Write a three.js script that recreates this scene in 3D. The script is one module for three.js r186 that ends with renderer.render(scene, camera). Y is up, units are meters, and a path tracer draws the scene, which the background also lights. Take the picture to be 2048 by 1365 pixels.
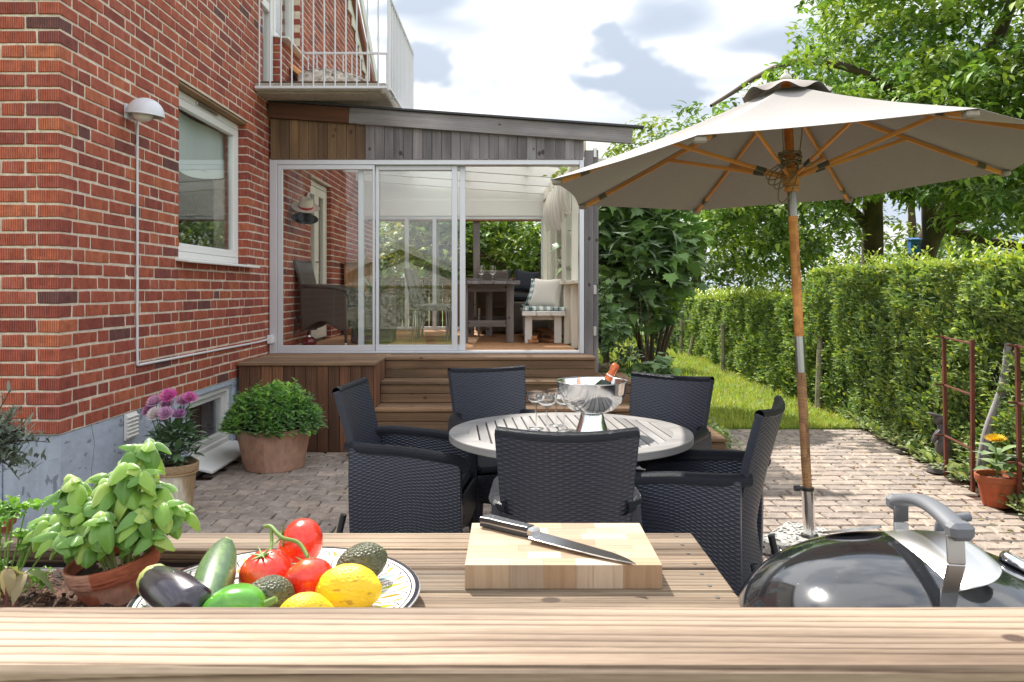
import * as THREE from 'three';
import { mergeGeometries, mergeVertices } from 'three/addons/utils/BufferGeometryUtils.js';

// ---------------------------------------------------------------- camera, sky, sun, exposure
const scene = new THREE.Scene();
const EYE = 1.38, SUN = new THREE.Vector3(-1.06, 2.95, -2.8).normalize();
const camera = new THREE.PerspectiveCamera(46.4, 1024 / 682, 0.05, 400);
camera.position.set(0, EYE, 0);
camera.lookAt(0, EYE, -10);
camera.setViewOffset(2048, 1365, 0, 102.5, 2048, 1365);           // a level camera with the lens shifted down
camera.focus = 3.6; camera.userData.fStop = 14;
const renderer = new THREE.WebGLRenderer({ antialias: true });
renderer.toneMapping = THREE.LinearToneMapping;
renderer.toneMappingExposure = 1.66;
renderer.shadowMap.enabled = true;

function rng(s) { return () => { s = (s + 0x6d2b79f5) | 0; let t = Math.imul(s ^ (s >>> 15), 1 | s); t = (t + Math.imul(t ^ (t >>> 7), 61 | t)) ^ t; return ((t ^ (t >>> 14)) >>> 0) / 4294967296; }; }
const PERM = new Float32Array(4096); { const r = rng(7); for (let i = 0; i < 4096; i++) PERM[i] = r(); }
const hash = (x, y, z) => PERM[((x * 73856093) ^ (y * 19349663) ^ (z * 83492791)) & 4095];
const sm = (t) => t * t * (3 - 2 * t), mix = (a, b, t) => a + (b - a) * t, clamp = (x, a = 0, b = 1) => (x < a ? a : x > b ? b : x);
const step = (a, b, x) => sm(clamp((x - a) / (b - a)));
function noise(x, y, z = 0) {
  const X = Math.floor(x), Y = Math.floor(y), Z = Math.floor(z), u = sm(x - X), v = sm(y - Y), w = sm(z - Z);
  const p = (k) => mix(mix(hash(X, Y, k), hash(X + 1, Y, k), u), mix(hash(X, Y + 1, k), hash(X + 1, Y + 1, k), u), v);
  return w === 0 ? p(Z) : mix(p(Z), p(Z + 1), w);
}
function fbm(x, y, z = 0, n = 4) { let s = 0, a = 0.5, t = 0; for (let i = 0; i < n; i++) { s += a * noise(x, y, z); t += a; a *= 0.5; x = x * 2.03 + 17.1; y = y * 2.03 + 9.2; z *= 2.03; } return s / t; }

const SHADED = [[-5.2, 15.2, 4.2, 2.6, 0.95], [8.2, 15, 4.6, 2.6, 1], [11, 13.2, 4, 1.8, 0.8], [3.5, 20.5, 9, 1.6, 0.55], [-14, 24, 9, 4, 0.7], [26, 21, 8, 4, 0.7], [48, 26, 9, 5, 0.8], [-42, 20, 10, 5, 0.8]];   // cumulus bellies seen against the light: azimuth, height, size in degrees
{ // broken summer cloud: white cumulus with blue-grey bellies, thin blue between
  const W = 2048, H = 1024, data = new Float32Array(W * H * 4);
  for (let j = 0; j < H; j++) for (let i = 0; i < W; i++) {
    const el = ((j + 0.5) / H - 0.5) * Math.PI, az = ((i + 0.5) / W - 0.5) * 2 * Math.PI;
    const x = Math.cos(az) * Math.cos(el), y = Math.sin(el), z = Math.sin(az) * Math.cos(el), o = (j * W + i) * 4;
    const up = Math.max(y, 0);
    if (y < -0.06) { data.set([0.16, 0.18, 0.1, 1], o); continue; }
    const sx = x * 2.6 + 3.3, sy = y * 5.2 + 0.4, sz = z * 2.6 + 1.7;
    const wx = (fbm(sx * 1.7, sy * 1.7, sz * 1.7, 3) - 0.5) * 1.1;
    const d = fbm(sx + wx, sy + wx * 0.6, sz, 6);                        // cloud cover
    const cover = step(0.40, 0.46, d), wisp = step(0.3, 0.6, fbm(sx * 2 + 5, sy * 2, sz * 2, 4));
    let belly = step(0.45, 0.63, fbm(sx * 1.25 + 4.1 + wx, sy * 1.5 + 2.6, sz * 1.25 + 7.7, 5));
    const azd = Math.atan2(x, -z) * 57.3, eld = el * 57.3, rag = (fbm(sx * 5, sy * 5, sz * 5, 6) - 0.5) * 11, rag2 = (fbm(sx * 5 + 9, sy * 5, sz * 5 + 5, 6) - 0.5) * 8;
    for (const [ca, ce, wa, we, k] of SHADED) { const q = Math.hypot((azd - ca + rag) / wa, (eld - ce + rag2) / we); belly = Math.max(belly, k * step(1.1, 0.62, q)); }
    const cos = x * SUN.x + y * SUN.y + z * SUN.z, glow = 0.32 * Math.pow(clamp(cos), 6);
    const lit = mix(0.64, 1.45, clamp(0.5 - 0.5 * (x * SUN.x + z * SUN.z) / 0.72) * 0.85 + 0.35 * up);     // clouds facing the sun are brighter than those seen against it
    const blue = [0.36 - 0.12 * up, 0.52 - 0.12 * up, 0.80 - 0.1 * up], white = [1, 1.01, 1.03], grey = [0.40, 0.48, 0.60];
    for (let c = 0; c < 3; c++) {
      const cl = mix(white[c], grey[c], belly * 0.9) * lit;
      let v = mix(mix(blue[c], white[c] * 0.72 * lit, 0.55 + 0.3 * wisp), cl, cover) + glow * (1 - 0.7 * belly);
      if (y < 0) v = mix(v, [0.16, 0.18, 0.1][c], step(0, -0.05, y));
      data[o + c] = v;
    }
    data[o + 3] = 1;
  }
  const t = new THREE.DataTexture(data, W, H, THREE.RGBAFormat, THREE.FloatType);
  t.mapping = THREE.EquirectangularReflectionMapping; t.magFilter = t.minFilter = THREE.LinearFilter; t.needsUpdate = true;
  scene.background = t; scene.environment = t;
}
const sun = new THREE.DirectionalLight(new THREE.Color(1, 0.95, 0.87), 5);
sun.position.copy(SUN).multiplyScalar(40); sun.target.position.set(0, 0, -5); sun.castShadow = true; sun.shadow.radius = 1.6;
Object.assign(sun.shadow.camera, { left: -18, right: 18, top: 18, bottom: -18, near: 1, far: 90 }); sun.shadow.mapSize.set(4096, 4096);
scene.add(sun, sun.target);

// ---------------------------------------------------------------- helpers
const R = (d) => (d * Math.PI) / 180, v3 = (x, y, Z) => new THREE.Vector3(x, y, -Z);       // Z counts metres away from the viewer
const taken = new Map();
const numbered = (n) => { const k = taken.get(n) ?? 0; taken.set(n, k + 1); return k ? n + '_' + String(k).padStart(3, '0') : n; };
function dress(o, label, category, group, kind) { if (label) o.userData.label = label; if (category) o.userData.category = category; if (group) o.userData.group = group; if (kind) o.userData.kind = kind; return o; }
function thing(name, label, category, pos = [0, 0, 0], turn = 0, group) {
  const o = new THREE.Group(); o.name = numbered(name); o.position.set(...pos); o.rotation.y = turn; scene.add(o);
  return dress(o, label, category, group);
}
function add(parent, name, geo, mat, pos, rot) {
  const m = new THREE.Mesh(geo, mat); m.name = name; m.castShadow = m.receiveShadow = true;
  if (pos) m.position.set(pos[0], pos[1], pos[2]);
  if (rot) m.rotation.set(rot[0], rot[1], rot[2]);
  parent.add(m); return m;
}
function one(name, geo, mat, label, category, pos, rot, group) { const m = add(scene, numbered(name), geo, mat, pos, rot); return dress(m, label, category, group); }
function ground(name, geo, mat, pos, rot) { const m = add(scene, name, geo, mat, pos, rot); m.userData.kind = 'structure'; return m; }
// box with chamfered edges; uv in metres with u along the grain axis
function cbox(w, h, d, c = 0.004, along = 'x', uo = 0, vo = 0, jit = 0, r = null) {
  const s = [w / 2, h / 2, d / 2], pos = [], uv = [], A = { x: 0, y: 1, z: 2 }[along], q = [0, 0, 0];
  const corner = {};
  const P = (sx, sy, sz, ax) => {                                             // the corner's vertex that lies on the face of axis ax
    const k = '' + sx + sy + sz; corner[k] ??= jit ? [0, 1, 2].map(() => (r() - 0.5) * jit) : q;
    const sg = [sx, sy, sz]; return [0, 1, 2].map((i) => sg[i] * (i === ax ? s[i] : s[i] - c) + corner[k][i]);
  };
  const tri = (a, b, e, n) => {
    const ab = [0, 1, 2].map((i) => b[i] - a[i]), ae = [0, 1, 2].map((i) => e[i] - a[i]);
    const cr = [ab[1] * ae[2] - ab[2] * ae[1], ab[2] * ae[0] - ab[0] * ae[2], ab[0] * ae[1] - ab[1] * ae[0]];
    const list = cr[0] * n[0] + cr[1] * n[1] + cr[2] * n[2] < 0 ? [a, e, b] : [a, b, e];
    const abs = n.map(Math.abs), dom = abs.indexOf(Math.max(...abs)), ua = dom === A ? (A + 2) % 3 : A, va = [0, 1, 2].find((i) => i !== dom && i !== ua);
    for (const p of list) { pos.push(...p); uv.push(p[ua] + uo, p[va] + vo + (dom === va ? 0 : s[dom] * (n[dom] > 0 ? 1.3 : 2.6))); }
  };
  for (let ax = 0; ax < 3; ax++) for (const sg of [-1, 1]) {
    const o = [0, 1, 2].filter((i) => i !== ax), f = (a, b) => { const g = [0, 0, 0]; g[ax] = sg; g[o[0]] = a; g[o[1]] = b; return P(g[0], g[1], g[2], ax); }, n = [0, 0, 0]; n[ax] = sg;
    tri(f(-1, -1), f(1, -1), f(1, 1), n); tri(f(-1, -1), f(1, 1), f(-1, 1), n);
  }
  if (c > 0) {
    for (let ax = 0; ax < 3; ax++) { const [b, e] = [0, 1, 2].filter((i) => i !== ax); for (const sb of [-1, 1]) for (const se of [-1, 1]) {
      const g = (t, on) => { const k = [0, 0, 0]; k[ax] = t; k[b] = sb; k[e] = se; return P(k[0], k[1], k[2], on); }, n = [0, 0, 0]; n[b] = sb; n[e] = se * 0.98;
      tri(g(-1, b), g(1, b), g(1, e), n); tri(g(-1, b), g(1, e), g(-1, e), n);
    } }
    for (const a of [-1, 1]) for (const b of [-1, 1]) for (const e of [-1, 1]) tri(P(a, b, e, 0), P(a, b, e, 1), P(a, b, e, 2), [a, b, e]);
  }
  const g = new THREE.BufferGeometry();
  g.setAttribute('position', new THREE.Float32BufferAttribute(pos, 3)); g.setAttribute('uv', new THREE.Float32BufferAttribute(uv, 2)); g.computeVertexNormals();
  return g;
}
const UP = new THREE.Vector3(0, 1, 0);
// a straight bar from a to b: w across, h deep
function bar(parent, name, a, b, w, h, mat, c = 0.003, upv = UP) {
  const d = b.clone().sub(a), L = d.length(), m = add(parent, name, cbox(w, h, L, c, 'z', L * 3.1 % 1.7, w), mat);
  m.position.copy(a).add(b).multiplyScalar(0.5);
  const zz = d.normalize(), up = Math.abs(zz.dot(upv)) > 0.98 ? new THREE.Vector3(1, 0, 0) : upv, xx = new THREE.Vector3().crossVectors(up, zz).normalize(), yy = new THREE.Vector3().crossVectors(zz, xx);
  m.quaternion.setFromRotationMatrix(new THREE.Matrix4().makeBasis(xx, yy, zz)); return m;
}
function rod(parent, name, a, b, r0, r1, mat, seg = 14) {
  const d = b.clone().sub(a), m = add(parent, name, new THREE.CylinderGeometry(r1, r0, d.length(), seg, 1), mat);
  m.position.copy(a).add(b).multiplyScalar(0.5); m.quaternion.setFromUnitVectors(UP, d.normalize()); return m;
}
const tubeGeo = (pts, r, seg = 24, rad = 8, closed = false) => new THREE.TubeGeometry(new THREE.CatmullRomCurve3(pts, closed, 'catmullrom', 0.5), seg, r, rad, closed);
function lathe(profile, seg = 40) { const g = new THREE.LatheGeometry(profile.map(([x, y]) => new THREE.Vector2(x, y)), seg); return g; }
// thick curved sheet: f(u, v) with u, v in 0..1 gives a point; su, sv are its size in metres
function sheet(f, nu, nv, t, su, sv) {
  const P = [], N = [], uv = [], idx = [], e = 1e-3, a = new THREE.Vector3(), b = new THREE.Vector3();
  const n = (u, v) => { a.copy(f(Math.min(u + e, 1), v)).sub(f(Math.max(u - e, 0), v)); b.copy(f(u, Math.min(v + e, 1))).sub(f(u, Math.max(v - e, 0))); return new THREE.Vector3().crossVectors(a, b).normalize(); };
  for (const side of [0.5, -0.5]) for (let j = 0; j <= nv; j++) for (let i = 0; i <= nu; i++) {
    const u = i / nu, v = j / nv, m = n(u, v), p = f(u, v); P.push(p.x + m.x * t * side, p.y + m.y * t * side, p.z + m.z * t * side); uv.push(u * su, v * sv);
  }
  const K = (nu + 1) * (nv + 1), q = (i, j) => j * (nu + 1) + i;
  for (let j = 0; j < nv; j++) for (let i = 0; i < nu; i++) {
    const A = q(i, j), B = q(i + 1, j), C = q(i + 1, j + 1), D = q(i, j + 1);
    idx.push(A, B, C, A, C, D, K + A, K + C, K + B, K + A, K + D, K + C);
  }
  for (let i = 0; i < nu; i++) { const A = q(i, 0), B = q(i + 1, 0), C = q(i, nv), D = q(i + 1, nv); idx.push(A, K + A, B, B, K + A, K + B, C, D, K + C, D, K + D, K + C); }
  for (let j = 0; j < nv; j++) { const A = q(0, j), B = q(0, j + 1), C = q(nu, j), D = q(nu, j + 1); idx.push(A, B, K + A, B, K + B, K + A, C, K + C, D, D, K + C, K + D); }
  let g = new THREE.BufferGeometry(); g.setAttribute('position', new THREE.Float32BufferAttribute(P, 3)); g.setAttribute('uv', new THREE.Float32BufferAttribute(uv, 2)); g.setIndex(idx); g.computeVertexNormals();
  return g;
}
function tint(g, c) { const n = g.attributes.position.count, a = new Float32Array(n * 3); for (let i = 0; i < n; i++) a.set(c, i * 3); g.setAttribute('color', new THREE.BufferAttribute(a, 3)); return g; }
const at = (g, x, y, z, ry = 0, rx = 0, rz = 0) => g.applyMatrix4(new THREE.Matrix4().compose(new THREE.Vector3(x, y, z), new THREE.Quaternion().setFromEuler(new THREE.Euler(rx, ry, rz, 'YXZ')), new THREE.Vector3(1, 1, 1)));

// ---------------------------------------------------------------- textures
function tex(w, h, f, srgb = true, rep = null, wrap = THREE.RepeatWrapping) {   // f(x, y) in 0..1 gives a number or rgb (0..1)
  const d = new Uint8Array(w * h * 4);
  for (let j = 0; j < h; j++) for (let i = 0; i < w; i++) { const c = f((i + 0.5) / w, (j + 0.5) / h), o = (j * w + i) * 4, n = typeof c === 'number'; for (let k = 0; k < 3; k++) d[o + k] = clamp(n ? c : c[k]) * 255; d[o + 3] = 255; }
  const t = new THREE.DataTexture(d, w, h, THREE.RGBAFormat); t.magFilter = THREE.LinearFilter; t.minFilter = THREE.LinearMipmapLinearFilter; t.generateMipmaps = true; t.wrapS = t.wrapT = wrap;
  if (srgb) t.colorSpace = THREE.SRGBColorSpace; if (rep) t.repeat.set(rep[0], rep[1]); t.needsUpdate = true; return t;
}
const mat = (o) => new THREE.MeshPhysicalMaterial({ roughness: 0.7, ...o });
const lin = (r, g, b) => new THREE.Color().setRGB(r, g, b);
// sawn softwood: 2.4 m by 0.6 m, grain along u
function wood(seed, pale, dark, { lines = 190, knots = 12, rough = 0.8, bump = 0.0012, contrast = 1, grey = 0, W = 1024, H = 512 } = {}) {
  const r = rng(seed), K = []; for (let i = 0; i < knots; i++) K.push([r() * 2.4, r() * 0.6, 0.006 + r() * 0.011]);
  const hgt = new Float32Array(W * H), LX = 2.4, LY = 0.6; let n = 0;
  const col = tex(W, H, (a, b) => {
    const x = a * LX, y = b * LY; let g = y + 0.03 * (fbm(x * 0.7 + seed, y * 5, 0, 3) - 0.5), kn = 0, ring = 0;
    for (const [kx, ky, kr] of K) {
      const dx = x - kx, dy = y - ky; if (Math.abs(dx) > 0.35 || Math.abs(dy) > 0.09) continue;
      const d = Math.hypot(dx * 0.3, dy); g += Math.sign(dy || 1) * kr * 1.1 * Math.exp(-d / (kr * 1.6)) * (1 - Math.exp(-Math.abs(dy) / (kr * 0.5)));
      const k = Math.hypot(dx * 0.75, dy) / kr; if (k < 1.25) { kn = Math.max(kn, step(1.25, 0.85, k)); ring = 0.5 + 0.5 * Math.sin(k * 16); }
    }
    g += 0.012 * (fbm(x * 2.3, y * 7 + seed, 4, 3) - 0.5);
    const wob = g * lines * 0.42 + 3.2 * fbm(g * 22, x * 0.35 + seed, 3, 2), fr = wob - Math.floor(wob), k1 = hash(Math.floor(wob), seed, 1), late = Math.pow(fr, 2.5 + 3 * k1) * step(1, 0.93, fr) * (0.35 + 0.65 * k1);
    const band = fbm(x * 0.8, g * 34, seed, 3), fibre = noise(x * 14, y * 900, 2), fine = noise(x * 60, y * 420, 5);
    let t = clamp((0.08 + 0.75 * late + 0.6 * (band - 0.42)) * contrast + 0.2 * (fibre - 0.5) + 0.12 * (fine - 0.5));
    const crack = step(0.80, 0.88, fbm(x * 1.3 + 9, y * 160, seed + 2, 2)) * 0.5;
    t = clamp(t + crack); hgt[n++] = clamp(0.8 - 0.6 * t - 0.3 * crack);
    const stain = fbm(x * 2.2, y * 9, seed + 5, 3) - 0.5, c = [0, 1, 2].map((i) => mix(pale[i], dark[i], t) * (1 + 0.5 * stain));
    if (kn > 0) { const kc = [0.30 + 0.14 * ring, 0.22 + 0.1 * ring, 0.17 + 0.08 * ring]; for (let i = 0; i < 3; i++) c[i] = mix(c[i], Math.min(kc[i], pale[i] * 0.62 + 0.1 * ring), kn * 0.85); }
    if (grey) { const gk = clamp(grey * (0.6 + fbm(x * 3, y * 12, seed + 8, 3))), l = (c[0] + c[1] + c[2]) / 3; for (let i = 0; i < 3; i++) c[i] = mix(c[i], l * [0.98, 1, 1.05][i], gk); }
    return c;
  }, true, [1 / LX, 1 / LY], THREE.MirroredRepeatWrapping);
  n = 0; const bm = tex(W, H, () => hgt[n++], false, [1 / LX, 1 / LY], THREE.MirroredRepeatWrapping);
  return (color = 0xffffff, extra = {}) => mat({ color, map: col, bumpMap: bm, bumpScale: bump, roughness: rough, ...extra });
}
const barWood = wood(3, [0.94, 0.87, 0.77], [0.40, 0.30, 0.21], { lines: 140, knots: 16, contrast: 1.5, bump: 0.0016, W: 2048, H: 512 });
const brownWood = wood(11, [0.66, 0.54, 0.42], [0.31, 0.23, 0.16], { lines: 150, knots: 14 });
const greyWood = wood(23, [0.72, 0.67, 0.62], [0.40, 0.35, 0.32], { lines: 140, knots: 14, grey: 0.5 });
const teakWood = wood(37, [0.80, 0.77, 0.72], [0.58, 0.54, 0.49], { lines: 260, knots: 0, grey: 0.5, bump: 0.0008, contrast: 0.45 });
const darkWood = wood(51, [0.47, 0.33, 0.24], [0.20, 0.13, 0.09], { lines: 120, knots: 16, bump: 0.0014 });
const cleanWood = wood(64, [0.90, 0.68, 0.44], [0.68, 0.45, 0.24], { lines: 240, knots: 0, rough: 0.55, bump: 0.0003 });
const tone = (f, list, extra) => list.map((c) => f(lin(...c), extra));
const deckMats = tone(brownWood, [[0.72, 0.68, 0.65], [0.6, 0.57, 0.55], [0.8, 0.73, 0.68], [0.66, 0.61, 0.57]]);
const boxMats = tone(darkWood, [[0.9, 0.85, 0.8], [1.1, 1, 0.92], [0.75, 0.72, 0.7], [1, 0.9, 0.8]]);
const barMats = tone(barWood, [[0.41, 0.365, 0.34], [0.285, 0.25, 0.215], [0.32, 0.28, 0.24], [0.25, 0.22, 0.19], [0.30, 0.26, 0.225]]);
const greyMats = tone(greyWood, [[0.54, 0.52, 0.54], [0.66, 0.64, 0.65], [0.44, 0.42, 0.43], [0.6, 0.57, 0.58]]);
const tanMats = tone(brownWood, [[0.66, 0.62, 0.52], [0.36, 0.34, 0.33], [0.46, 0.43, 0.38], [0.56, 0.53, 0.46]]);
const whitePaint = mat({ color: lin(0.74, 0.73, 0.70), roughness: 0.55 }), creamPaint = mat({ color: lin(0.72, 0.68, 0.58), roughness: 0.6 });
const alu = mat({ color: lin(0.62, 0.63, 0.66), metalness: 0.35, roughness: 0.42 });
const steel = mat({ color: lin(0.82, 0.82, 0.82), metalness: 1, roughness: 0.13 }), satin = mat({ color: lin(0.48, 0.47, 0.46), metalness: 1, roughness: 0.34 });
const blackPlastic = mat({ color: lin(0.02, 0.02, 0.025), roughness: 0.4 }), blackRod = mat({ color: lin(0.018, 0.018, 0.022), roughness: 0.35 });
const glassPane = mat({ color: lin(0.97, 0.985, 0.98), transmission: 1, roughness: 0, thickness: 0, ior: 1.52 });
const drinkGlass = mat({ color: lin(0.99, 0.99, 0.99), transmission: 1, roughness: 0, thickness: 0, ior: 1.5 });
const solidGlass = mat({ color: lin(1, 1, 1), transmission: 1, roughness: 0, thickness: 0.01, ior: 1.5 });
const rust = mat({ color: 0xffffff, roughness: 0.9, map: tex(128, 128, (x, y) => { const t = fbm(x * 9, y * 9, 4); return [0.30 + 0.22 * t, 0.17 + 0.1 * t, 0.13 + 0.06 * t]; }) });
const speck = (s, base, amp, size, bump = 0.0015, extra = {}) => {                // gritty mineral surface, tiled every `size` metres
  const f = (x, y) => 0.45 * fbm(x * 14, y * 14, s, 3) + 0.35 * noise(x * 150, y * 150, s) + 0.2 * fbm(x * 3, y * 3, s + 3, 2);
  return mat({ roughness: 0.92, map: tex(512, 512, (x, y) => { const t = (f(x, y) - 0.48) * amp; return base.map((c) => c * (1 + t)); }, true, [1 / size, 1 / size]), bumpMap: tex(512, 512, f, false, [1 / size, 1 / size]), bumpScale: bump, ...extra });
};
// ---------------------------------------------------------------- ground, lawn, paving
const soilMat = speck(5, [0.26, 0.18, 0.13], 1.4, 0.5, 0.006), turf = speck(9, [0.36, 0.44, 0.16], 0.7, 2, 0.004);
ground('ground', new THREE.PlaneGeometry(300, 300), turf, [0, -0.09, -40], [-Math.PI / 2, 0, 0]);
const LAWN = [[1.05, 7.86], [3.75, 7.86], [3.75, 9], [3.9, 14], [4.3, 24], [-1, 24], [-1, 12.6], [0.95, 12.6], [1.05, 8.0]];
{
  const s = new THREE.Shape(LAWN.map(([x, Z]) => new THREE.Vector2(x, Z)));
  ground('lawn', new THREE.ExtrudeGeometry(s, { depth: 0.09, bevelEnabled: false }), turf, [0, -0.075, 0], [-Math.PI / 2, 0, 0]);
}
const inLawn = (x, Z) => { let c = false; for (let i = 0, j = LAWN.length - 1; i < LAWN.length; j = i++) { const [xi, zi] = LAWN[i], [xj, zj] = LAWN[j]; if (zi > Z !== zj > Z && x < ((xj - xi) * (Z - zi)) / (zj - zi) + xi) c = !c; } return c; };
const pave = thing('paving'); pave.userData.kind = 'structure';
{
  const r = rng(101);
  const sand = speck(15, [0.30, 0.21, 0.15], 1.1, 0.4, 0.004), bed = add(pave, 'sand_bed', new THREE.BoxGeometry(7.6, 0.06, 9.4), sand, [0.62, -0.046, -3.16]);
  const uvb = bed.geometry.attributes.uv; for (let i = 0; i < uvb.count; i++) uvb.setXY(i, uvb.getX(i) * 7.6, uvb.getY(i) * 9.4);
  const stone = speck(21, [0.69, 0.645, 0.61], 0.75, 0.6, 0.0022), shades = [[0.70, 0.665, 0.64], [0.77, 0.73, 0.69], [0.63, 0.605, 0.59], [0.82, 0.77, 0.72], [0.74, 0.69, 0.64], [0.68, 0.655, 0.64]];
  const mats = shades.map((c) => { const m = stone.clone(); m.color = lin(...c); return m; }), vc = stone.clone(); vc.vertexColors = true;
  const geos = []; for (let k = 0; k < 8; k++) geos.push(cbox(0.200, 0.05, 0.130, 0.009, 'x', k * 0.37, k * 0.21, 0.005, r));
  const list = [];
  const rightEdge = (Z) => 2.96 + (Z - 4.7) * 0.14;
  for (let row = 0; row < 66; row++) {
    const Z = 7.80 - row * 0.14, shift = (row % 2) * 0.105 + (noise(row * 0.7, 3) - 0.5) * 0.03;
    for (let k = 0; k < 40; k++) {
      const x = -2.30 + shift + k * 0.21; if (x - 0.1 > rightEdge(Z)) break;
      if (Z > 4.08 && x < -2.22) continue;                                   // the house stands there
      if (Z > 6.4 && x < 1.66 && x > -1.27) continue; if (Z > 6.72 && x < -1) continue; // under the wooden steps
      const px = x / Z * 1593 + 1024, py = 580 + 1.38 * 1593 / Z, hidden = Z < 2.9 || px < -20 || px > 2080 || py > 1090 + (px > 1330 ? 90 : 0) || (px < 120 && Z > 3.9);
      list.push({ x, Z, k: geos[(r() * 8) | 0], c: (r() * 6) | 0, dy: (r() - 0.5) * 0.004, a: (r() - 0.5) * 0.018, tx: (r() - 0.5) * 0.014, hidden });
    }
  }
  list.sort((a, b) => a.hidden - b.hidden || a.Z - b.Z);
  const rest = [];
  list.forEach((p, i) => {
    const pos = [p.x, -0.022 + p.dy, -p.Z];
    if (i < 300) add(pave, 'paver', p.k, mats[p.c], pos, [p.tx, p.a, p.tx]);
    else rest.push(at(tint(p.k.clone(), shades[p.c]), pos[0], pos[1], pos[2], p.a, p.tx, p.tx));
  });
  add(pave, 'paver_field', mergeGeometries(rest), vc).userData.kind = 'stuff';
  // tufts of moss and dry litter caught in the joints
  const moss = []; for (let i = 0; i < 1500; i++) { const Z = 3 + r() * 4.8, row = Math.round((7.87 - Z) / 0.14); const x = -2.2 + r() * 5.4; if (x > rightEdge(Z)) continue; moss.push([x, 7.87 - row * 0.14 + (r() - 0.5) * 0.012, r()]); }
  const ig = new THREE.IcosahedronGeometry(0.006, 0), im = new THREE.InstancedMesh(ig, mat({ color: 0xffffff, roughness: 1 }), moss.length), M = new THREE.Matrix4(), C = new THREE.Color();
  moss.forEach(([x, Z, t], i) => { M.compose(new THREE.Vector3(x, -0.008, -Z), new THREE.Quaternion().setFromEuler(new THREE.Euler(t * 9, t * 5, 0)), new THREE.Vector3(0.6 + t * 2.2, 0.5, 0.6 + t)); im.setMatrixAt(i, M); t > 0.55 ? C.setRGB(0.16, 0.09, 0.04) : C.setRGB(0.10, 0.11, 0.03); im.setColorAt(i, C); });
  im.name = 'joint_litter'; im.userData.kind = 'stuff'; pave.add(im);
  const fall = new THREE.InstancedMesh(cbox(0.022, 0.0016, 0.011, 0), mat({ color: 0xffffff, roughness: 1 }), 240);
  for (let i = 0; i < 240; i++) { const Z = 3.2 + 4.5 * r(), x = i % 3 ? rightEdge(Z) - 0.9 * r() * r() : -2.1 + 5 * r(), s = 0.5 + r(); M.compose(new THREE.Vector3(x, 0.0075, -Z), new THREE.Quaternion().setFromEuler(new THREE.Euler((r() - 0.5) * 0.5, r() * 6.28, (r() - 0.5) * 0.5)), new THREE.Vector3(s, s, s)); fall.setMatrixAt(i, M); r() > 0.4 ? C.setRGB(0.22, 0.12, 0.05) : C.setRGB(0.34, 0.30, 0.10); fall.setColorAt(i, C); }
  fall.name = 'fallen_leaves'; fall.userData.kind = 'stuff'; pave.add(fall);
}

// ---------------------------------------------------------------- brick house
const WX = -2.343, PL = 0.628, CO = 4.12;                                     // wall plane, top of plinth, near corner
const plaster = (() => { const f = (x, y) => 0.5 * fbm(x * 40, y * 40, 1, 3) + 0.5 * fbm(x * 5, y * 5, 2, 4);
  return mat({ roughness: 0.9, map: tex(1024, 512, (x, y) => { const t = f(x, y) - 0.5, crack = Math.abs(x - 0.32 - 0.03 * (fbm(y * 6, 2.2, 1) - 0.5) * 2) < 0.0012 ? 0.55 : 1, crack2 = Math.abs(x - 0.77 - 0.03 * (fbm(y * 7, 7.2, 1) - 0.5)) < 0.0009 ? 0.6 : 1, spot = step(0.70, 0.76, fbm(x * 30, y * 30, 8, 3)) * 0.25; return [0.66, 0.695, 0.75].map((c) => c * (1 + 0.25 * t) * Math.min(crack, crack2) * (1 - spot)); }, true, [0.5, 1]), bumpMap: tex(512, 512, f, false, [1, 1]), bumpScale: 0.003 }); })();
const house = thing('brick_house', 'red brick house with ribbed bricks and pale blue-grey plastered plinth', 'house');
const holes = [ // openings in the side wall: Z from, Z to, Y from, Y to
  [5.60, 7.05, 1.60, 2.86], [9.28, 10.30, 0.66, 2.70], [7.48, 8.02, 3.32, 5.6], [8.02, 8.78, 3.93, 5.6]];
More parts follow.
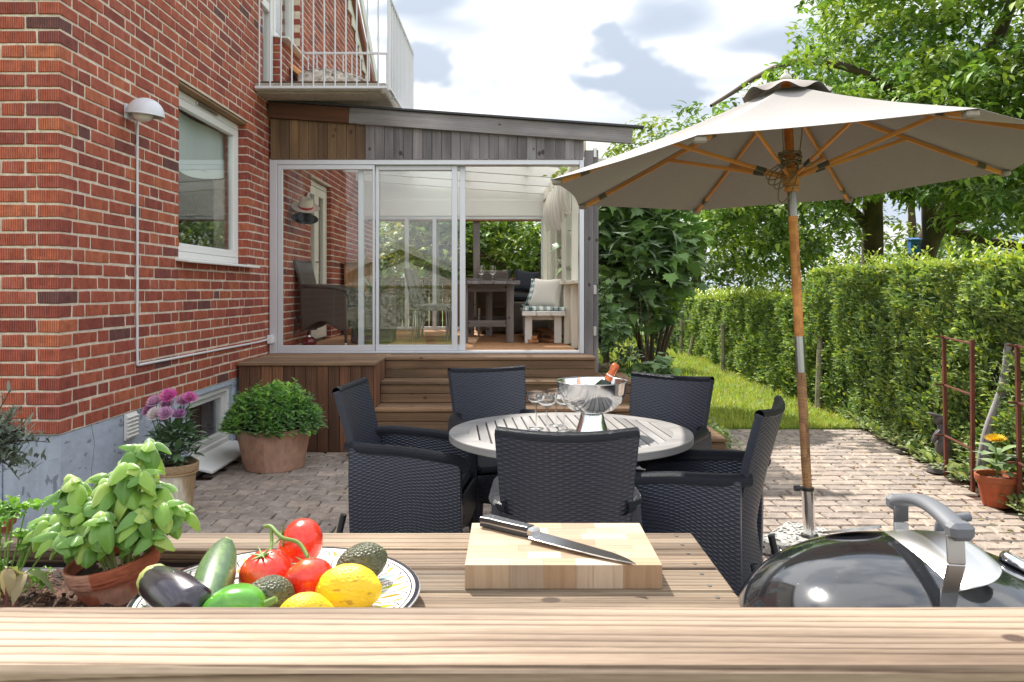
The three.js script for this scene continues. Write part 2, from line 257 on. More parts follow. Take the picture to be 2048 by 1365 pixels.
{
  const mortar = speck(31, [0.80, 0.74, 0.67], 0.5, 0.4, 0.003);
  const slab = (name, x0, x1, y0, y1, z0, z1, m = mortar) => { const g = cbox(x1 - x0, y1 - y0, z1 - z0, 0, 'z'); return add(house, name, g, m, [(x0 + x1) / 2, (y0 + y1) / 2, -(z0 + z1) / 2]); };
  // gable outline: eaves 4.05 m, ridge 6.9 m over Z = 9
  const gable = (Z) => 4.05 + (4.95 - Math.abs(Z - 9.07)) * 0.57;
  const MX = WX - 0.0035, T = 0.12;
  { // the mortar leaf of the side wall, with its openings
    const s = new THREE.Shape([[CO + 0.007, PL], [14, PL], [14, 4.05], [9.07, 6.86], [CO + 0.007, 4.05]].map(([a, b]) => new THREE.Vector2(a, b)));
    for (const [a, b, c, d] of holes.slice(0, 2)) s.holes.push(new THREE.Path([[a - 0.007, c - 0.007], [b + 0.007, c - 0.007], [b + 0.007, d + 0.007], [a - 0.007, d + 0.007]].map(([p, q]) => new THREE.Vector2(p, q))));
    s.holes.push(new THREE.Path([[7.473, 3.313], [8.027, 3.313], [8.027, 3.923], [8.787, 3.923], [8.787, 5.607], [7.473, 5.607]].map(([p, q]) => new THREE.Vector2(p, q))));
    const g = new THREE.ExtrudeGeometry(s, { depth: 0.3, bevelEnabled: false });
    add(house, 'wall', g, mortar, [MX - 0.3, 0, 0], [0, Math.PI / 2, 0]);
  }
  slab('front_wall', -9.5, MX - 0.301, PL, 4.05, CO + 0.007, CO + 0.307); slab('back_wall', -9.5, MX - 0.301, PL, 4.05, 13.7, 14); slab('far_wall', -9.8, -9.501, PL, 4.6, CO + 0.007, 14);
  slab('floor', -9.5, MX - 0.301, 0.75, 0.95, CO + 0.31, 13.69, mat({ color: lin(0.25, 0.18, 0.12) }));
  slab('ceiling', -9.5, MX - 0.301, 3.0, 3.2, CO + 0.31, 13.69, whitePaint);
  { // roof planes over the gable
    const tiles = mat({ color: lin(0.23, 0.09, 0.06), roughness: 0.85 });
    for (const sgn of [-1, 1]) { const a = Math.atan(0.57), L = 5.2 / Math.cos(a); add(house, 'roof', cbox(7.3, 0.14, L, 0.01), tiles, [-5.9, 6.86 - 5.2 * 0.285 + 0.12, -(9.07 + sgn * 2.6)], [-sgn * a, 0, 0]); }
  }
  // plinth with the basement window opening
  const pl = (z0, z1, y0, y1) => { const g = cbox(0.3, y1 - y0, z1 - z0, 0.004, 'z', z0, y0); add(house, 'plinth', g, plaster, [WX - 0.145 - 0.012, (y0 + y1) / 2, -(z0 + z1) / 2]); };
  pl(CO + 0.02, 5.80, -0.1, PL - 0.002); pl(6.70, 14, -0.1, PL - 0.002); pl(5.80, 6.70, -0.1, 0.10); pl(5.80, 6.70, 0.585, PL - 0.002);
  add(house, 'plinth', cbox(7, PL + 0.1, 0.3, 0.004, 'x'), plaster, [WX - 0.306 - 3.506, (PL - 0.1) / 2 - 0.001, -(CO + 0.17)]);
  // bricks
  const rr = rng(202), ribs = (x, y) => { const k = 0.5 + 0.5 * Math.sin(x * 2 * Math.PI * 21 + 1.4 * noise(x * 21, y * 2)); return clamp(0.08 + 0.75 * k * (0.5 + 0.7 * noise(x * 42, y * 5, 3)) + 0.2 * noise(x * 200, y * 60)); };
  const face = tex(512, 256, (x, y) => { const k = ribs(x, y), b = fbm(x * 5, y * 5, 4, 4), s = step(0.72, 0.8, noise(x * 160, y * 70, 8)); return [0.60 + 0.34 * k + 0.3 * (b - 0.5) - 0.12 * s, 0.56 + 0.40 * k + 0.4 * (b - 0.5) - 0.12 * s, 0.56 + 0.38 * k + 0.45 * (b - 0.5) - 0.1 * s]; }, true, [4, 4]);
  const faceB = tex(512, 256, ribs, false, [4, 4]);
  const tones = [[0.74, 0.185, 0.095], [0.66, 0.155, 0.085], [0.58, 0.13, 0.08], [0.48, 0.105, 0.07], [0.82, 0.235, 0.11], [0.40, 0.10, 0.08], [0.26, 0.095, 0.085], [0.70, 0.18, 0.11]];
  const pick = () => { const t = rr(); return t < 0.22 ? 0 : t < 0.46 ? 1 : t < 0.66 ? 2 : t < 0.77 ? 3 : t < 0.85 ? 4 : t < 0.89 ? 5 : t < 0.915 ? 6 : 7; };
  const bm = tones.map((c) => mat({ color: lin(...c), map: face, bumpMap: faceB, bumpScale: 0.004, roughness: 0.82 })), bv = mat({ map: face, bumpMap: faceB, bumpScale: 0.004, roughness: 0.82, vertexColors: true });
  const lib = new Map(), geo = (len, dep) => { const q = Math.round(len * 200) / 200, k = q + ':' + dep + ':' + ((rr() * 3) | 0); if (!lib.has(k)) lib.set(k, cbox(q, 0.0625, dep, 0.0035, 'x', rr() * 2, rr() * 2, 0.0035, rr)); return lib.get(k); };
  const out = [];
  const put = (z0, z1, y, dep = 0.112, x0 = WX) => out.push({ z0, z1, y, dep, x0, side: true });
  const rows = Math.floor((6.2 - PL) / 0.075), J = 0.012;
  for (let i = 0; i < rows; i++) {
    const y = PL + 0.006 + i * 0.075 + 0.031, kind = i % 4, first = kind % 2 ? 0.175 : 0.115, seq = [['H', 'S', 'S'], ['H', 'S', 'S'], ['S', 'H', 'S'], ['S', 'S', 'H']][kind];
    out.push({ z0: CO, z1: CO + first, y, dep: kind % 2 ? 0.115 : 0.175, x0: WX, side: true, corner: true });
    let z = CO + first + J, n = 0;
    while (z < 13.9) {
      const len = seq[n++ % 3] === 'S' ? 0.25 : 0.115, top = 1.38 + 0.375 * z + 0.35;
      if (y < Math.min(top, gable(z + len / 2) - 0.05) && !(z > 7.75 && z < 9.2 && y < 0.70)) {
        let parts = [[z, z + len]];
        for (const [a, b, c, d] of holes) if (y + 0.03 > c && y - 0.03 < d) parts = parts.flatMap(([p, q]) => (q <= a || p >= b ? [[p, q]] : [[p, Math.min(q, a)], [Math.max(p, b), q]].filter(([s, t]) => t - s > 0.03)));
        for (const [p, q] of parts) put(p, q, y);
      }
      z += len + J;
    }
    let x = WX - (kind % 2 ? 0.115 : 0.175) - J; n = 1;                       // the front wall, from the corner to the left
    while (x > -3.4) { const len = seq[n++ % 3] === 'S' ? 0.25 : 0.115; if (y < 3.3) out.push({ x1: x, xl: len, y, side: false }); x -= len + J; }
  }
  for (const b of out) { const Z = b.side ? (b.z0 + b.z1) / 2 : CO, py = 580 - (b.y - 1.38) * 1593 / Z, px = 1024 + (b.side ? WX : b.x1 - 0.1) * 1593 / Z; b.rank = px < -40 || py < -15 || (Z > 7.7 && b.y < 2.7) ? 99 : Z; }
  out.sort((a, b) => a.rank - b.rank);
  const mass = [];
  out.forEach((b, i) => {
    const k = pick(), off = (rr() - 0.5) * 0.004; let g, pos, ry;
    if (b.side) { g = geo(b.z1 - b.z0, b.dep); pos = [b.x0 - b.dep / 2 + off, b.y, -(b.z0 + b.z1) / 2]; ry = Math.PI / 2; }
    else { g = geo(b.xl, 0.112); pos = [b.x1 - b.xl / 2, b.y, -(CO + 0.056) - off]; ry = 0; }
    const tilt = (rr() - 0.5) * 0.012;
    if (i < 300) { const m = add(house, 'brick', g, bm[k], pos, [0, ry, tilt]); m.rotation.order = 'YXZ'; }
    else mass.push(at(tint(g.clone(), tones[k]), pos[0], pos[1], pos[2], ry, 0, tilt));
  });
  add(house, 'brickwork', mergeGeometries(mass), bv).userData.kind = 'stuff';
  // brown soffit board over the kitchen window
  add(house, 'lintel_board', cbox(0.28, 0.02, 1.44, 0.003, 'z'), tanMats[0], [WX - 0.148, 2.848, -6.325]);
  // kitchen window, set back in the wall
  const frameBox = (parent, name, x, z0, z1, y0, y1, w, d, m) => {
    const L = z1 - z0, h = y1 - y0, y = (y0 + y1) / 2, z = -(z0 + z1) / 2, gs = [at(cbox(d, w, L, 0.004, 'z'), x, y0 + w / 2, z), at(cbox(d, w, L, 0.004, 'z'), x, y1 - w / 2, z), at(cbox(d, h - 2 * w, w, 0.004, 'y'), x, y, -(z0 + w / 2)), at(cbox(d, h - 2 * w, w, 0.004, 'y'), x, y, -(z1 - w / 2))];
    return add(parent, name, mergeGeometries(gs), m);
  };
  const pane = (parent, x, z0, z1, y0, y1) => add(parent, 'pane', cbox(0.006, y1 - y0, z1 - z0, 0, 'z'), glassPane, [x, (y0 + y1) / 2, -(z0 + z1) / 2]);
  const win = new THREE.Group(); win.name = 'window'; house.add(win);
  frameBox(win, 'frame', WX - 0.12, 5.605, 7.045, 1.61, 2.835, 0.05, 0.08, whitePaint); frameBox(win, 'sash', WX - 0.105, 5.657, 6.993, 1.662, 2.783, 0.06, 0.05, whitePaint);
  pane(win, WX - 0.105, 5.715, 6.935, 1.72, 2.725);
  add(win, 'vent_slot', cbox(0.02, 0.022, 0.42, 0.003, 'z'), satin, [WX - 0.074, 2.808, -6.3]);
  add(win, 'sill', cbox(0.20, 0.018, 1.56, 0.004, 'z'), whitePaint, [WX - 0.005, 1.592, -6.33], [0, 0, -0.12]);
  add(win, 'blind', sheet((u, v) => v3(WX - 0.2 + 0.015 * Math.sin(u * 9), 2.74 - 0.36 * v - 0.10 * v * Math.sin(u * 2.6 + 0.4), 5.66 + 1.34 * u), 24, 4, 0.003, 1.3, 0.4), mat({ color: lin(0.6, 0.68, 0.66), roughness: 0.9 }));
  // basement window
  const bw = new THREE.Group(); bw.name = 'basement_window'; house.add(bw);
  frameBox(bw, 'frame', WX - 0.08, 5.805, 6.695, 0.105, 0.582, 0.045, 0.09, whitePaint); frameBox(bw, 'sash', WX - 0.09, 5.852, 6.648, 0.152, 0.535, 0.045, 0.05, whitePaint);
  pane(bw, WX - 0.09, 5.899, 6.601, 0.199, 0.488);
  add(bw, 'sill', cbox(0.27, 0.022, 0.98, 0.004, 'z'), whitePaint, [WX + 0.045, 0.085, -6.25], [0, 0, -0.22]);
  add(bw, 'curtain', sheet((u, v) => v3(WX - 0.26 + 0.015 * Math.sin(u * 50), 0.56 - 0.45 * v, 5.83 + 0.84 * u), 40, 2, 0.003, 0.9, 0.5), mat({ color: lin(0.05, 0.05, 0.055), roughness: 0.95 }));
  // air vent in the plinth
  const vent = new THREE.Group(); vent.name = 'vent_grille'; house.add(vent);
  add(vent, 'frame', cbox(0.012, 0.16, 0.15, 0.003, 'y'), whitePaint, [WX + 0.001, 0.545, -4.885]);
  for (let i = 0; i < 6; i++) add(vent, 'louvre', cbox(0.022, 0.016, 0.13, 0.002, 'z'), whitePaint, [WX + 0.012, 0.487 + i * 0.0235, -4.885], [0, 0, -0.6]);
  // balcony door and window above
  const door = new THREE.Group(); door.name = 'balcony_door'; house.add(door);
  frameBox(door, 'frame', WX - 0.10, 7.485, 8.0, 3.325, 5.59, 0.07, 0.08, whitePaint); pane(door, WX - 0.10, 7.556, 7.929, 3.396, 5.519);
  add(door, 'rail', cbox(0.07, 0.08, 0.373, 0.004, 'z'), whitePaint, [WX - 0.10, 4.18, -7.7425]);
  const uw = new THREE.Group(); uw.name = 'upper_window'; house.add(uw);
  frameBox(uw, 'frame', WX - 0.10, 8.03, 8.77, 3.94, 5.59, 0.07, 0.08, whitePaint); pane(uw, WX - 0.10, 8.101, 8.699, 4.011, 5.519);
  add(uw, 'sill', cbox(0.2, 0.02, 0.78, 0.004, 'z'), whitePaint, [WX - 0.01, 3.932, -8.40], [0, 0, -0.12]);
  // garden door inside the sunroom
  const gd = new THREE.Group(); gd.name = 'garden_door'; house.add(gd);
  frameBox(gd, 'frame', WX - 0.1, 9.285, 10.295, 0.78, 2.695, 0.06, 0.09, creamPaint);
  for (const [a, b] of [[9.347, 9.788], [9.792, 10.233]]) { frameBox(gd, 'leaf_frame', WX - 0.085, a, b, 0.842, 2.633, 0.1, 0.05, creamPaint); pane(gd, WX - 0.085, a + 0.1, b - 0.1, 0.942, 2.533); }
  add(gd, 'handle', tubeGeo([v3(WX - 0.06, 1.72, 9.74), v3(WX - 0.01, 1.72, 9.74), v3(WX - 0.005, 1.72, 9.66)], 0.009, 12, 8), satin);
  // cream boarding and white verge at the far gable slope
  for (let i = 0; i < 12; i++) { const y = 4.30 + i * 0.14, z0 = 12.55 - (y - 4.75) * 1.9; add(house, 'gable_board', cbox(0.022, 0.134, 1.05, 0.004, 'z'), creamPaint, [WX + 0.02, y, -(z0 + 0.53)]); }
  bar(house, 'verge_board', v3(WX + 0.10, 4.1, 14.35), v3(WX + 0.10, 5.95, 11.45), 0.03, 0.2, whitePaint);
}
// ---------------------------------------------------------------- balcony
{
  const b = thing('balcony', 'concrete balcony with white bar railing above the sunroom roof', 'balcony', [WX, 3.18, -8.12]);
  const conc = speck(41, [0.66, 0.63, 0.58], 0.4, 0.5, 0.002);
  add(b, 'slab', cbox(1.13, 0.075, 1.64, 0.006, 'z'), conc, [0.565, 0.04, 0]); add(b, 'edge_beam', cbox(1.15, 0.07, 0.05, 0.005, 'x'), conc, [0.575, 0.05, 0.845]); add(b, 'edge_beam', cbox(0.05, 0.10, 1.64, 0.005, 'z'), conc, [1.157, 0.05, 0]);
  for (let i = 0; i < 12; i++) add(b, 'deck_board', cbox(1.10, 0.022, 0.125, 0.003, 'x', i * 0.3, i * 0.2), darkWood(lin(0.6, 0.6, 0.6)), [0.56, 0.108, 0.74 - i * 0.134]);
  const rail = mat({ color: lin(0.66, 0.67, 0.70), roughness: 0.45 });
  const bars = (name, x0, z0, x1, z1, n) => { for (let i = 0; i <= n; i++) add(b, name, new THREE.CylinderGeometry(0.0075, 0.0075, 0.82, 8), rail, [mix(x0, x1, i / n), 0.45, mix(z0, z1, i / n)]); };
  bars('bar', 0.05, 0.90, 1.13, 0.90, 11); bars('bar', 1.225, 0.80, 1.225, -0.76, 16); bars('bar', 0.05, -0.83, 1.13, -0.83, 11);
  for (const [x, z] of [[1.225, 0.90], [1.225, -0.83]]) add(b, 'post', cbox(0.025, 0.86, 0.025, 0.003, 'y'), rail, [x, 0.44, z]);
  for (const y of [0.036, 0.86]) { add(b, 'handrail', cbox(1.20, 0.025, 0.03, 0.004, 'x'), rail, [0.61, y, 0.90]); add(b, 'handrail', cbox(0.03, 0.025, 1.70, 0.004, 'z'), rail, [1.225, y, 0.035]); add(b, 'handrail', cbox(1.20, 0.025, 0.03, 0.004, 'x'), rail, [0.61, y, -0.83]); }
  for (const z of [0.6, -0.5]) add(b, 'bracket', cbox(0.09, 0.02, 0.03, 0.003), rail, [1.2, 0.02, z]);
  // bench with sheepskin and a potted plant up there
  const bench = thing('lounge_bench', 'wooden lounge bench standing behind the balcony railing', 'bench', [-1.88, 3.30, -8.55]);
  add(bench, 'seat', cbox(0.78, 0.05, 0.4, 0.006), cleanWood(), [0, 0.2, 0]); add(bench, 'backrest', cbox(0.3, 0.05, 0.4, 0.006), cleanWood(), [-0.33, 0.34, 0], [0, 0, -0.7]); for (const s of [-1, 1]) add(bench, 'leg', cbox(0.05, 0.175, 0.36, 0.005), cleanWood(), [s * 0.34, 0.0875, 0]);
  const fur = speck(44, [0.86, 0.80, 0.74], 1.6, 0.25, 0.02);
  one('sheepskin', sheet((u, v) => new THREE.Vector3(-0.36 + 0.72 * u, 0.13 + 0.09 * Math.sin(u * 3.1 + 0.5) - 0.26 * v * v + 0.02 * noise(u * 30, v * 30), 0.2 + 0.08 * v + 0.03 * noise(u * 14, v * 8, 4) - 0.3 * (1 - v) * 0.3), 40, 14, 0.03, 0.7, 0.4), fur, 'grey and white sheepskin draped over the balcony bench', 'sheepskin', [-1.86, 3.46, -8.47]);
}
// ---------------------------------------------------------------- wooden deck and steps
const DK = 0.764, FR = 7.727;
{
  const r = rng(303), st = thing('wooden_steps', 'brown plank deck with wide steps in front of the sunroom', 'steps', [0, 0, -7]);
  const L = (Z) => 7 - Z;                                                    // local z
  const boards = (name, x0, x1, zf, zb, y, w, m) => { let z = zf; while (z < zb - 0.02) { const d = Math.min(w, zb - z); add(st, name, cbox(x1 - x0, 0.027, d - 0.005, 0.004, 'x', r() * 2, r()), m[(r() * 4) | 0], [(x0 + x1) / 2, y - 0.0135, L(z + d / 2)]); z += d; } };
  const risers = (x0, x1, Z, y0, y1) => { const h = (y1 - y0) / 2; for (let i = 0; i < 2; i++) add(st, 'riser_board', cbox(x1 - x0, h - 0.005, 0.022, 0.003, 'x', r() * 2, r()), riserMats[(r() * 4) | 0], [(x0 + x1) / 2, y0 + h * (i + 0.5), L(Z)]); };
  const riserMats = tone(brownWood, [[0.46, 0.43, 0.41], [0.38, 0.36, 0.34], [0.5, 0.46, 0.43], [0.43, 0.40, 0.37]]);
  // deck, second, third and lowest step
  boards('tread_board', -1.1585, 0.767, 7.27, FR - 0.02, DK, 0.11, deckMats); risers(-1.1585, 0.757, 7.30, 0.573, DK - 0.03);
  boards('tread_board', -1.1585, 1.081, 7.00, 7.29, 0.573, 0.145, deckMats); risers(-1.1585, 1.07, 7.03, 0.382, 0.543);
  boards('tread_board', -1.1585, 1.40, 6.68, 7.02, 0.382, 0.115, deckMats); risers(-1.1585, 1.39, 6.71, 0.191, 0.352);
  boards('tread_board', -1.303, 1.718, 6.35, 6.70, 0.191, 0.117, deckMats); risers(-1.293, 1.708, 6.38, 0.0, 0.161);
  // the steps turn the corner and run back along the sunroom
  for (let i = 0; i < 3; i++) add(st, 'side_tread_board', cbox(0.1, 0.027, 1.5, 0.004, 'z', r(), r()), deckMats[i], [0.82 + i * 0.105, 0.5595, L(8.05)]);
  for (let i = 0; i < 3; i++) add(st, 'side_tread_board', cbox(0.103, 0.027, 0.95, 0.004, 'z', r(), r()), deckMats[(i + 1) % 4], [1.45 + i * 0.108, 0.1775, L(7.18)]);
  add(st, 'side_board', cbox(0.022, 0.155, 1.3, 0.003, 'z'), deckMats[1], [1.70, 0.083, L(7.05)]); add(st, 'side_board', cbox(0.022, 0.155, 1.3, 0.003, 'z'), deckMats[2], [1.07, 0.465, L(7.7)]); add(st, 'side_board', cbox(0.022, 0.17, 0.5, 0.003, 'z'), deckMats[2], [0.755, 0.652, L(7.55)]); add(st, 'side_board', cbox(0.022, 0.155, 0.9, 0.003, 'z'), deckMats[0], [1.388, 0.275, L(7.17)]);
  add(st, 'side_board', cbox(0.022, 0.16, 0.3, 0.003, 'z'), deckMats[3], [-1.29, 0.083, L(6.55)]);
  // raised box beside the house wall
  boards('box_top_board', WX + 0.015, -1.161, 6.73, FR - 0.02, DK, 0.118, deckMats);
  const n = 12, x0 = WX + 0.02, w = (-1.18 - x0) / n;
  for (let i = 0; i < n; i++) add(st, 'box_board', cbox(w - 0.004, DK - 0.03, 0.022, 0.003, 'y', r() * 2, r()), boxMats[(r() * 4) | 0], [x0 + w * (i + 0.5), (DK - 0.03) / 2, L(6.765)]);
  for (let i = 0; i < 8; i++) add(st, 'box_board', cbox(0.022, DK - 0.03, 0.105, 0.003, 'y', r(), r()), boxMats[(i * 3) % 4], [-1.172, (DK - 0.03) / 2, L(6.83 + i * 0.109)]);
}
// ---------------------------------------------------------------- sunroom
const RX = (Z) => mix(0.70, 0.50, (Z - FR) / 4.4), BK = 12.1;                  // right-hand wall, rear wall
const roofY = (x, Z = 0) => 3.18 - (x + 2.343) * 0.072;
const room = thing('sunroom', 'timber and aluminium sunroom with sliding glass doors against the brick wall', 'sunroom', [0, 0, 0]);
{
  const r = rng(404);
  let z = FR + 0.02; const fm = tone(brownWood, [[1.25, 1.0, 0.8], [1.1, 0.9, 0.7], [1.35, 1.08, 0.86]]);
  for (; z < BK + 0.1; z += 0.118) add(room, 'floor_board', cbox(RX(z) - WX - 0.03, 0.03, 0.113, 0.003, 'x', r() * 2, r()), fm[(r() * 3) | 0], [(RX(z) + WX) / 2, DK - 0.016, -(z + 0.056)]);
  // weathered cladding over the doors
  const n = 33, x0 = WX + 0.02, x1 = 0.69, w = (x1 - x0) / n;
  for (let i = 0; i < n; i++) {
    const x = x0 + w * (i + 0.5), top = roofY(x) - 0.14, h = top - 2.632; const m = i < 10 ? tanMats[(i * 7 + 2) % 4] : greyMats[(r() * 4) | 0];
    add(room, 'cladding_board', cbox(w - 0.003, h, 0.02, 0.003, 'y', r() * 2, r() * 2), m, [x, 2.632 + h / 2, -(FR - 0.07)]);
  }
  add(room, 'header_beam', cbox(3.0, 0.36, 0.07, 0.004), whitePaint, [-0.83, 2.80, -(FR - 0.02)]);
  const beam = (a, b, m, name, drop, h, d) => bar(room, name, v3(a, roofY(a) - drop, FR - 0.10), v3(b, roofY(b) - drop, FR - 0.10), d, h, m);
  beam(WX + 0.01, -1.56, darkWood(lin(0.62, 0.53, 0.47)), 'fascia_beam', 0.075, 0.15, 0.05); beam(-1.558, 1.15, greyMats[1], 'fascia_beam', 0.075, 0.15, 0.05);
  bar(room, 'roof_edging', v3(WX + 0.01, roofY(WX) + 0.012, FR - 0.11), v3(1.26, roofY(1.26) + 0.012, FR - 0.11), 0.09, 0.022, mat({ color: lin(0.03, 0.03, 0.035), roughness: 0.5 }));
  for (let i = 0; i < 14; i++) { const x = WX + 0.15 + i * 0.25; add(room, 'roof_screw', new THREE.CylinderGeometry(0.006, 0.006, 0.012, 8), steel, [x, roofY(x) + 0.028, -(FR - 0.11)]); }
  // roof sheets and rafters
  const poly = mat({ color: lin(0.94, 0.95, 0.95), transmission: 0.96, roughness: 0.6, thickness: 0 });
  for (let i = 0; i < 5; i++) { const za = FR - 0.04 + i * 0.90, zb = za + 0.89; bar(room, 'roof_sheet', v3(WX + 0.02, roofY(WX) - 0.005, (za + zb) / 2), v3(1.05, roofY(1.05) - 0.005, (za + zb) / 2), 0.89, 0.012, poly); }
  for (let i = 0; i < 5; i++) { const Z = FR + 0.62 + i * 0.88; bar(room, 'rafter', v3(WX + 0.02, roofY(WX) - 0.10, Z), v3(RX(Z) + 0.06, roofY(RX(Z)) - 0.10, Z), 0.05, 0.15, whitePaint); }
  for (const x of [-1.5, -0.65, 0.2]) bar(room, 'purlin', v3(x, roofY(x) - 0.03, FR + 0.1), v3(x, roofY(x) - 0.03, BK), 0.045, 0.03, whitePaint);
  // frames of the sliding doors
  const stile = (name, x, y0, y1, Z, w = 0.04, d = 0.04, p = room) => add(p, name, cbox(w, y1 - y0, d, 0.003, 'y'), alu, [x, (y0 + y1) / 2, -Z]);
  const railx = (name, xa, xb, y, Z, h = 0.05, d = 0.04, p = room) => add(p, name, cbox(xb - xa, h, d, 0.003, 'x'), alu, [(xa + xb) / 2, y, -Z]);
  const T0 = DK + 0.002, T1 = 2.61;
  stile('jamb', -2.300, T0, T1 + 0.028, FR, 0.07, 0.14); stile('jamb', 0.672, T0, T1 + 0.028, FR, 0.045, 0.14);
  railx('head_track', -2.264, 0.648, T1, FR, 0.05, 0.14); railx('floor_track', -2.264, 0.648, T0 + 0.012, FR, 0.022, 0.14);
  const doorPane = glassPane.clone(); doorPane.ior = 1.36;
  const door = (xa, xb, Z, wl = 0.04, wr = 0.04) => {
    const d = new THREE.Group(); d.name = 'sliding_door'; room.add(d); const a = T0 + 0.024, b = T1 - 0.026;
    stile('stile', xa + wl / 2, a, b, Z, wl, 0.034, d); stile('stile', xb - wr / 2, a, b, Z, wr, 0.034, d);
    railx('rail', xa + wl, xb - wr, a + 0.027, Z, 0.054, 0.034, d); railx('rail', xa + wl, xb - wr, b - 0.022, Z, 0.044, 0.034, d);
    add(d, 'pane', cbox(xb - xa - wl - wr, b - a - 0.098, 0.006, 0), doorPane, [(xa + wl + xb - wr) / 2, (a + b) / 2 + 0.005, -Z]);
  };
  door(-2.262, -1.325, FR - 0.045, 0.05, 0.02); door(-1.322, -0.53, FR, 0.03, 0.055); door(-1.50, -0.455, FR + 0.045, 0.055, 0.055);
  // rear glass doors and white beam
  bar(room, 'rear_beam', v3(WX + 0.02, 2.62, BK), v3(0.52, 2.62, BK), 0.08, 0.24, whitePaint); add(room, 'rear_header', cbox(2.8, 0.32, 0.05, 0.004), whitePaint, [-0.92, 2.90, -BK]);
  for (const x of [WX + 0.05, -1.60, -1.18, 0.47]) stile('rear_stile', x, DK, 2.5, BK, 0.055, 0.06);
  railx('rear_rail', WX + 0.08, 0.44, DK + 0.03, BK, 0.05, 0.05); railx('rear_rail', WX + 0.08, 0.44, 2.475, BK, 0.05, 0.05);
  add(room, 'rear_pane', cbox(0.70, 1.62, 0.006, 0), glassPane, [-1.95, 1.62, -BK]);
  // right-hand side wall: white posts, window openings, boarding below
  const cw = creamPaint;
  for (let i = 0; i < 6; i++) { const Z = FR + 0.75 + i * 0.70; add(room, 'side_post', cbox(0.07, 1.95, 0.09, 0.004, 'y'), cw, [RX(Z), DK + 0.97, -Z]); }
  bar(room, 'side_rail', v3(RX(FR + 0.2), 1.46, FR + 0.1), v3(RX(BK), 1.46, BK), 0.11, 0.035, cw); bar(room, 'wall_plate', v3(RX(FR + 0.2), 2.78, FR + 0.1), v3(RX(BK), 2.78, BK), 0.08, 0.14, cw);
  for (let i = 0; i < 44; i++) { const Z = FR + 0.14 + i * 0.098; add(room, 'side_board', cbox(0.02, 0.66, 0.094, 0.003, 'y'), cw, [RX(Z) + 0.03, DK + 0.345, -Z], [0, 0.045, 0]); }
  for (let i = 0; i < 5; i++) { const Z = FR + 1.10 + i * 0.70; add(room, 'side_pane', cbox(0.006, 1.10, 0.58, 0, 'y'), glassPane, [RX(Z) + 0.012, 2.04, -Z], [0, 0.045, 0]); }
  // dark weathered corner post outside the doors
  add(room, 'corner_post', cbox(0.085, 2.15, 0.06, 0.004, 'y'), greyMats[2], [0.742, 1.65, -(FR - 0.03)]); add(room, 'corner_post', cbox(0.05, 2.2, 0.05, 0.004, 'y'), greyMats[0], [0.815, 1.64, -(FR + 0.03)]);
  for (const y of [2.70, 1.38, 0.98]) add(room, 'hinge', cbox(0.035, 0.09, 0.02, 0.004, 'y'), satin, [0.80, y, -(FR - 0.055)]);
  add(room, 'side_lath', cbox(0.5, 0.025, 0.02, 0.003), whitePaint, [0.98, 2.66, -(FR + 0.1)]); add(room, 'side_lath', cbox(0.5, 0.025, 0.02, 0.003), whitePaint, [0.98, 2.61, -(FR + 0.1)]); add(room, 'side_lath', cbox(0.5, 0.025, 0.02, 0.003), whitePaint, [0.98, 2.56, -(FR + 0.1)]);
  // white lace curtain along the right-hand side
  one('lace_curtain', sheet((u, v) => v3(RX(8.2 + 2.6 * u) - 0.06 - 0.025 * Math.sin(u * 46) - 0.05 * Math.sin(v * 3.1), 2.66 - 0.52 * v + 0.08 * Math.sin(u * 9.4) * v, 8.2 + 2.6 * u), 110, 12, 0.003, 2.6, 0.6), mat({ color: lin(0.82, 0.79, 0.72), roughness: 1, transmission: 0.45, thickness: 0 }), 'gathered white lace curtain hanging at the sunroom side wall', 'curtain');
  for (const [Z, k] of [[8.95, 0], [9.65, 1], [10.35, 2]]) one('side_curtain', sheet((u, v) => v3(RX(Z) - 0.06 - 0.02 * Math.sin(u * 22 + k), 2.35 - 0.87 * v, Z + 0.22 * (u - 0.5)), 30, 4, 0.003, 0.3, 0.9), mat({ color: lin(0.8, 0.76, 0.68), roughness: 1, transmission: 0.3, thickness: 0 }), ['first', 'second', 'third'][k] + ' long cream curtain from the doorway, inside the sunroom', 'curtain', null, null, 'cream curtains at the sunroom windows');
}
// ---------------------------------------------------------------- woven chairs
// flat resin strands woven over and under: 21 mm long, 8 mm high, built as relief
const strand = (x, y) => { const row = Math.floor(y / 0.008), fy = y / 0.008 - row, t = (x / 0.042 + (row % 2) * 0.5) % 1, over = Math.sin((t < 0 ? t + 1 : t) * Math.PI * 2); return 0.0026 * (0.5 + 0.5 * over) * Math.pow(Math.max(0, Math.sin(fy * Math.PI)), 0.5) - 0.0012; };
const weave = (() => {
  const c = tex(256, 256, (x, y) => 0.86 + 0.14 * fbm(x * 20, y * 60, 3, 3), true, [4, 4]), h = (x, y) => { const row = Math.floor(y * 4), fy = y * 4 - row, t = (x * 2 + (row % 2) * 0.5) % 1; return Math.pow(Math.sin(fy * Math.PI), 0.6) * (0.35 + 0.65 * Math.pow(Math.sin(t * Math.PI), 0.7)); }, b = tex(256, 256, h, false, [1 / 0.042, 1 / 0.031]);
  return (col, o = {}, flat = false) => mat({ color: col, map: c, roughness: 0.34, ...(flat ? {} : { bumpMap: b, bumpScale: 0.006 }), ...o });
})();
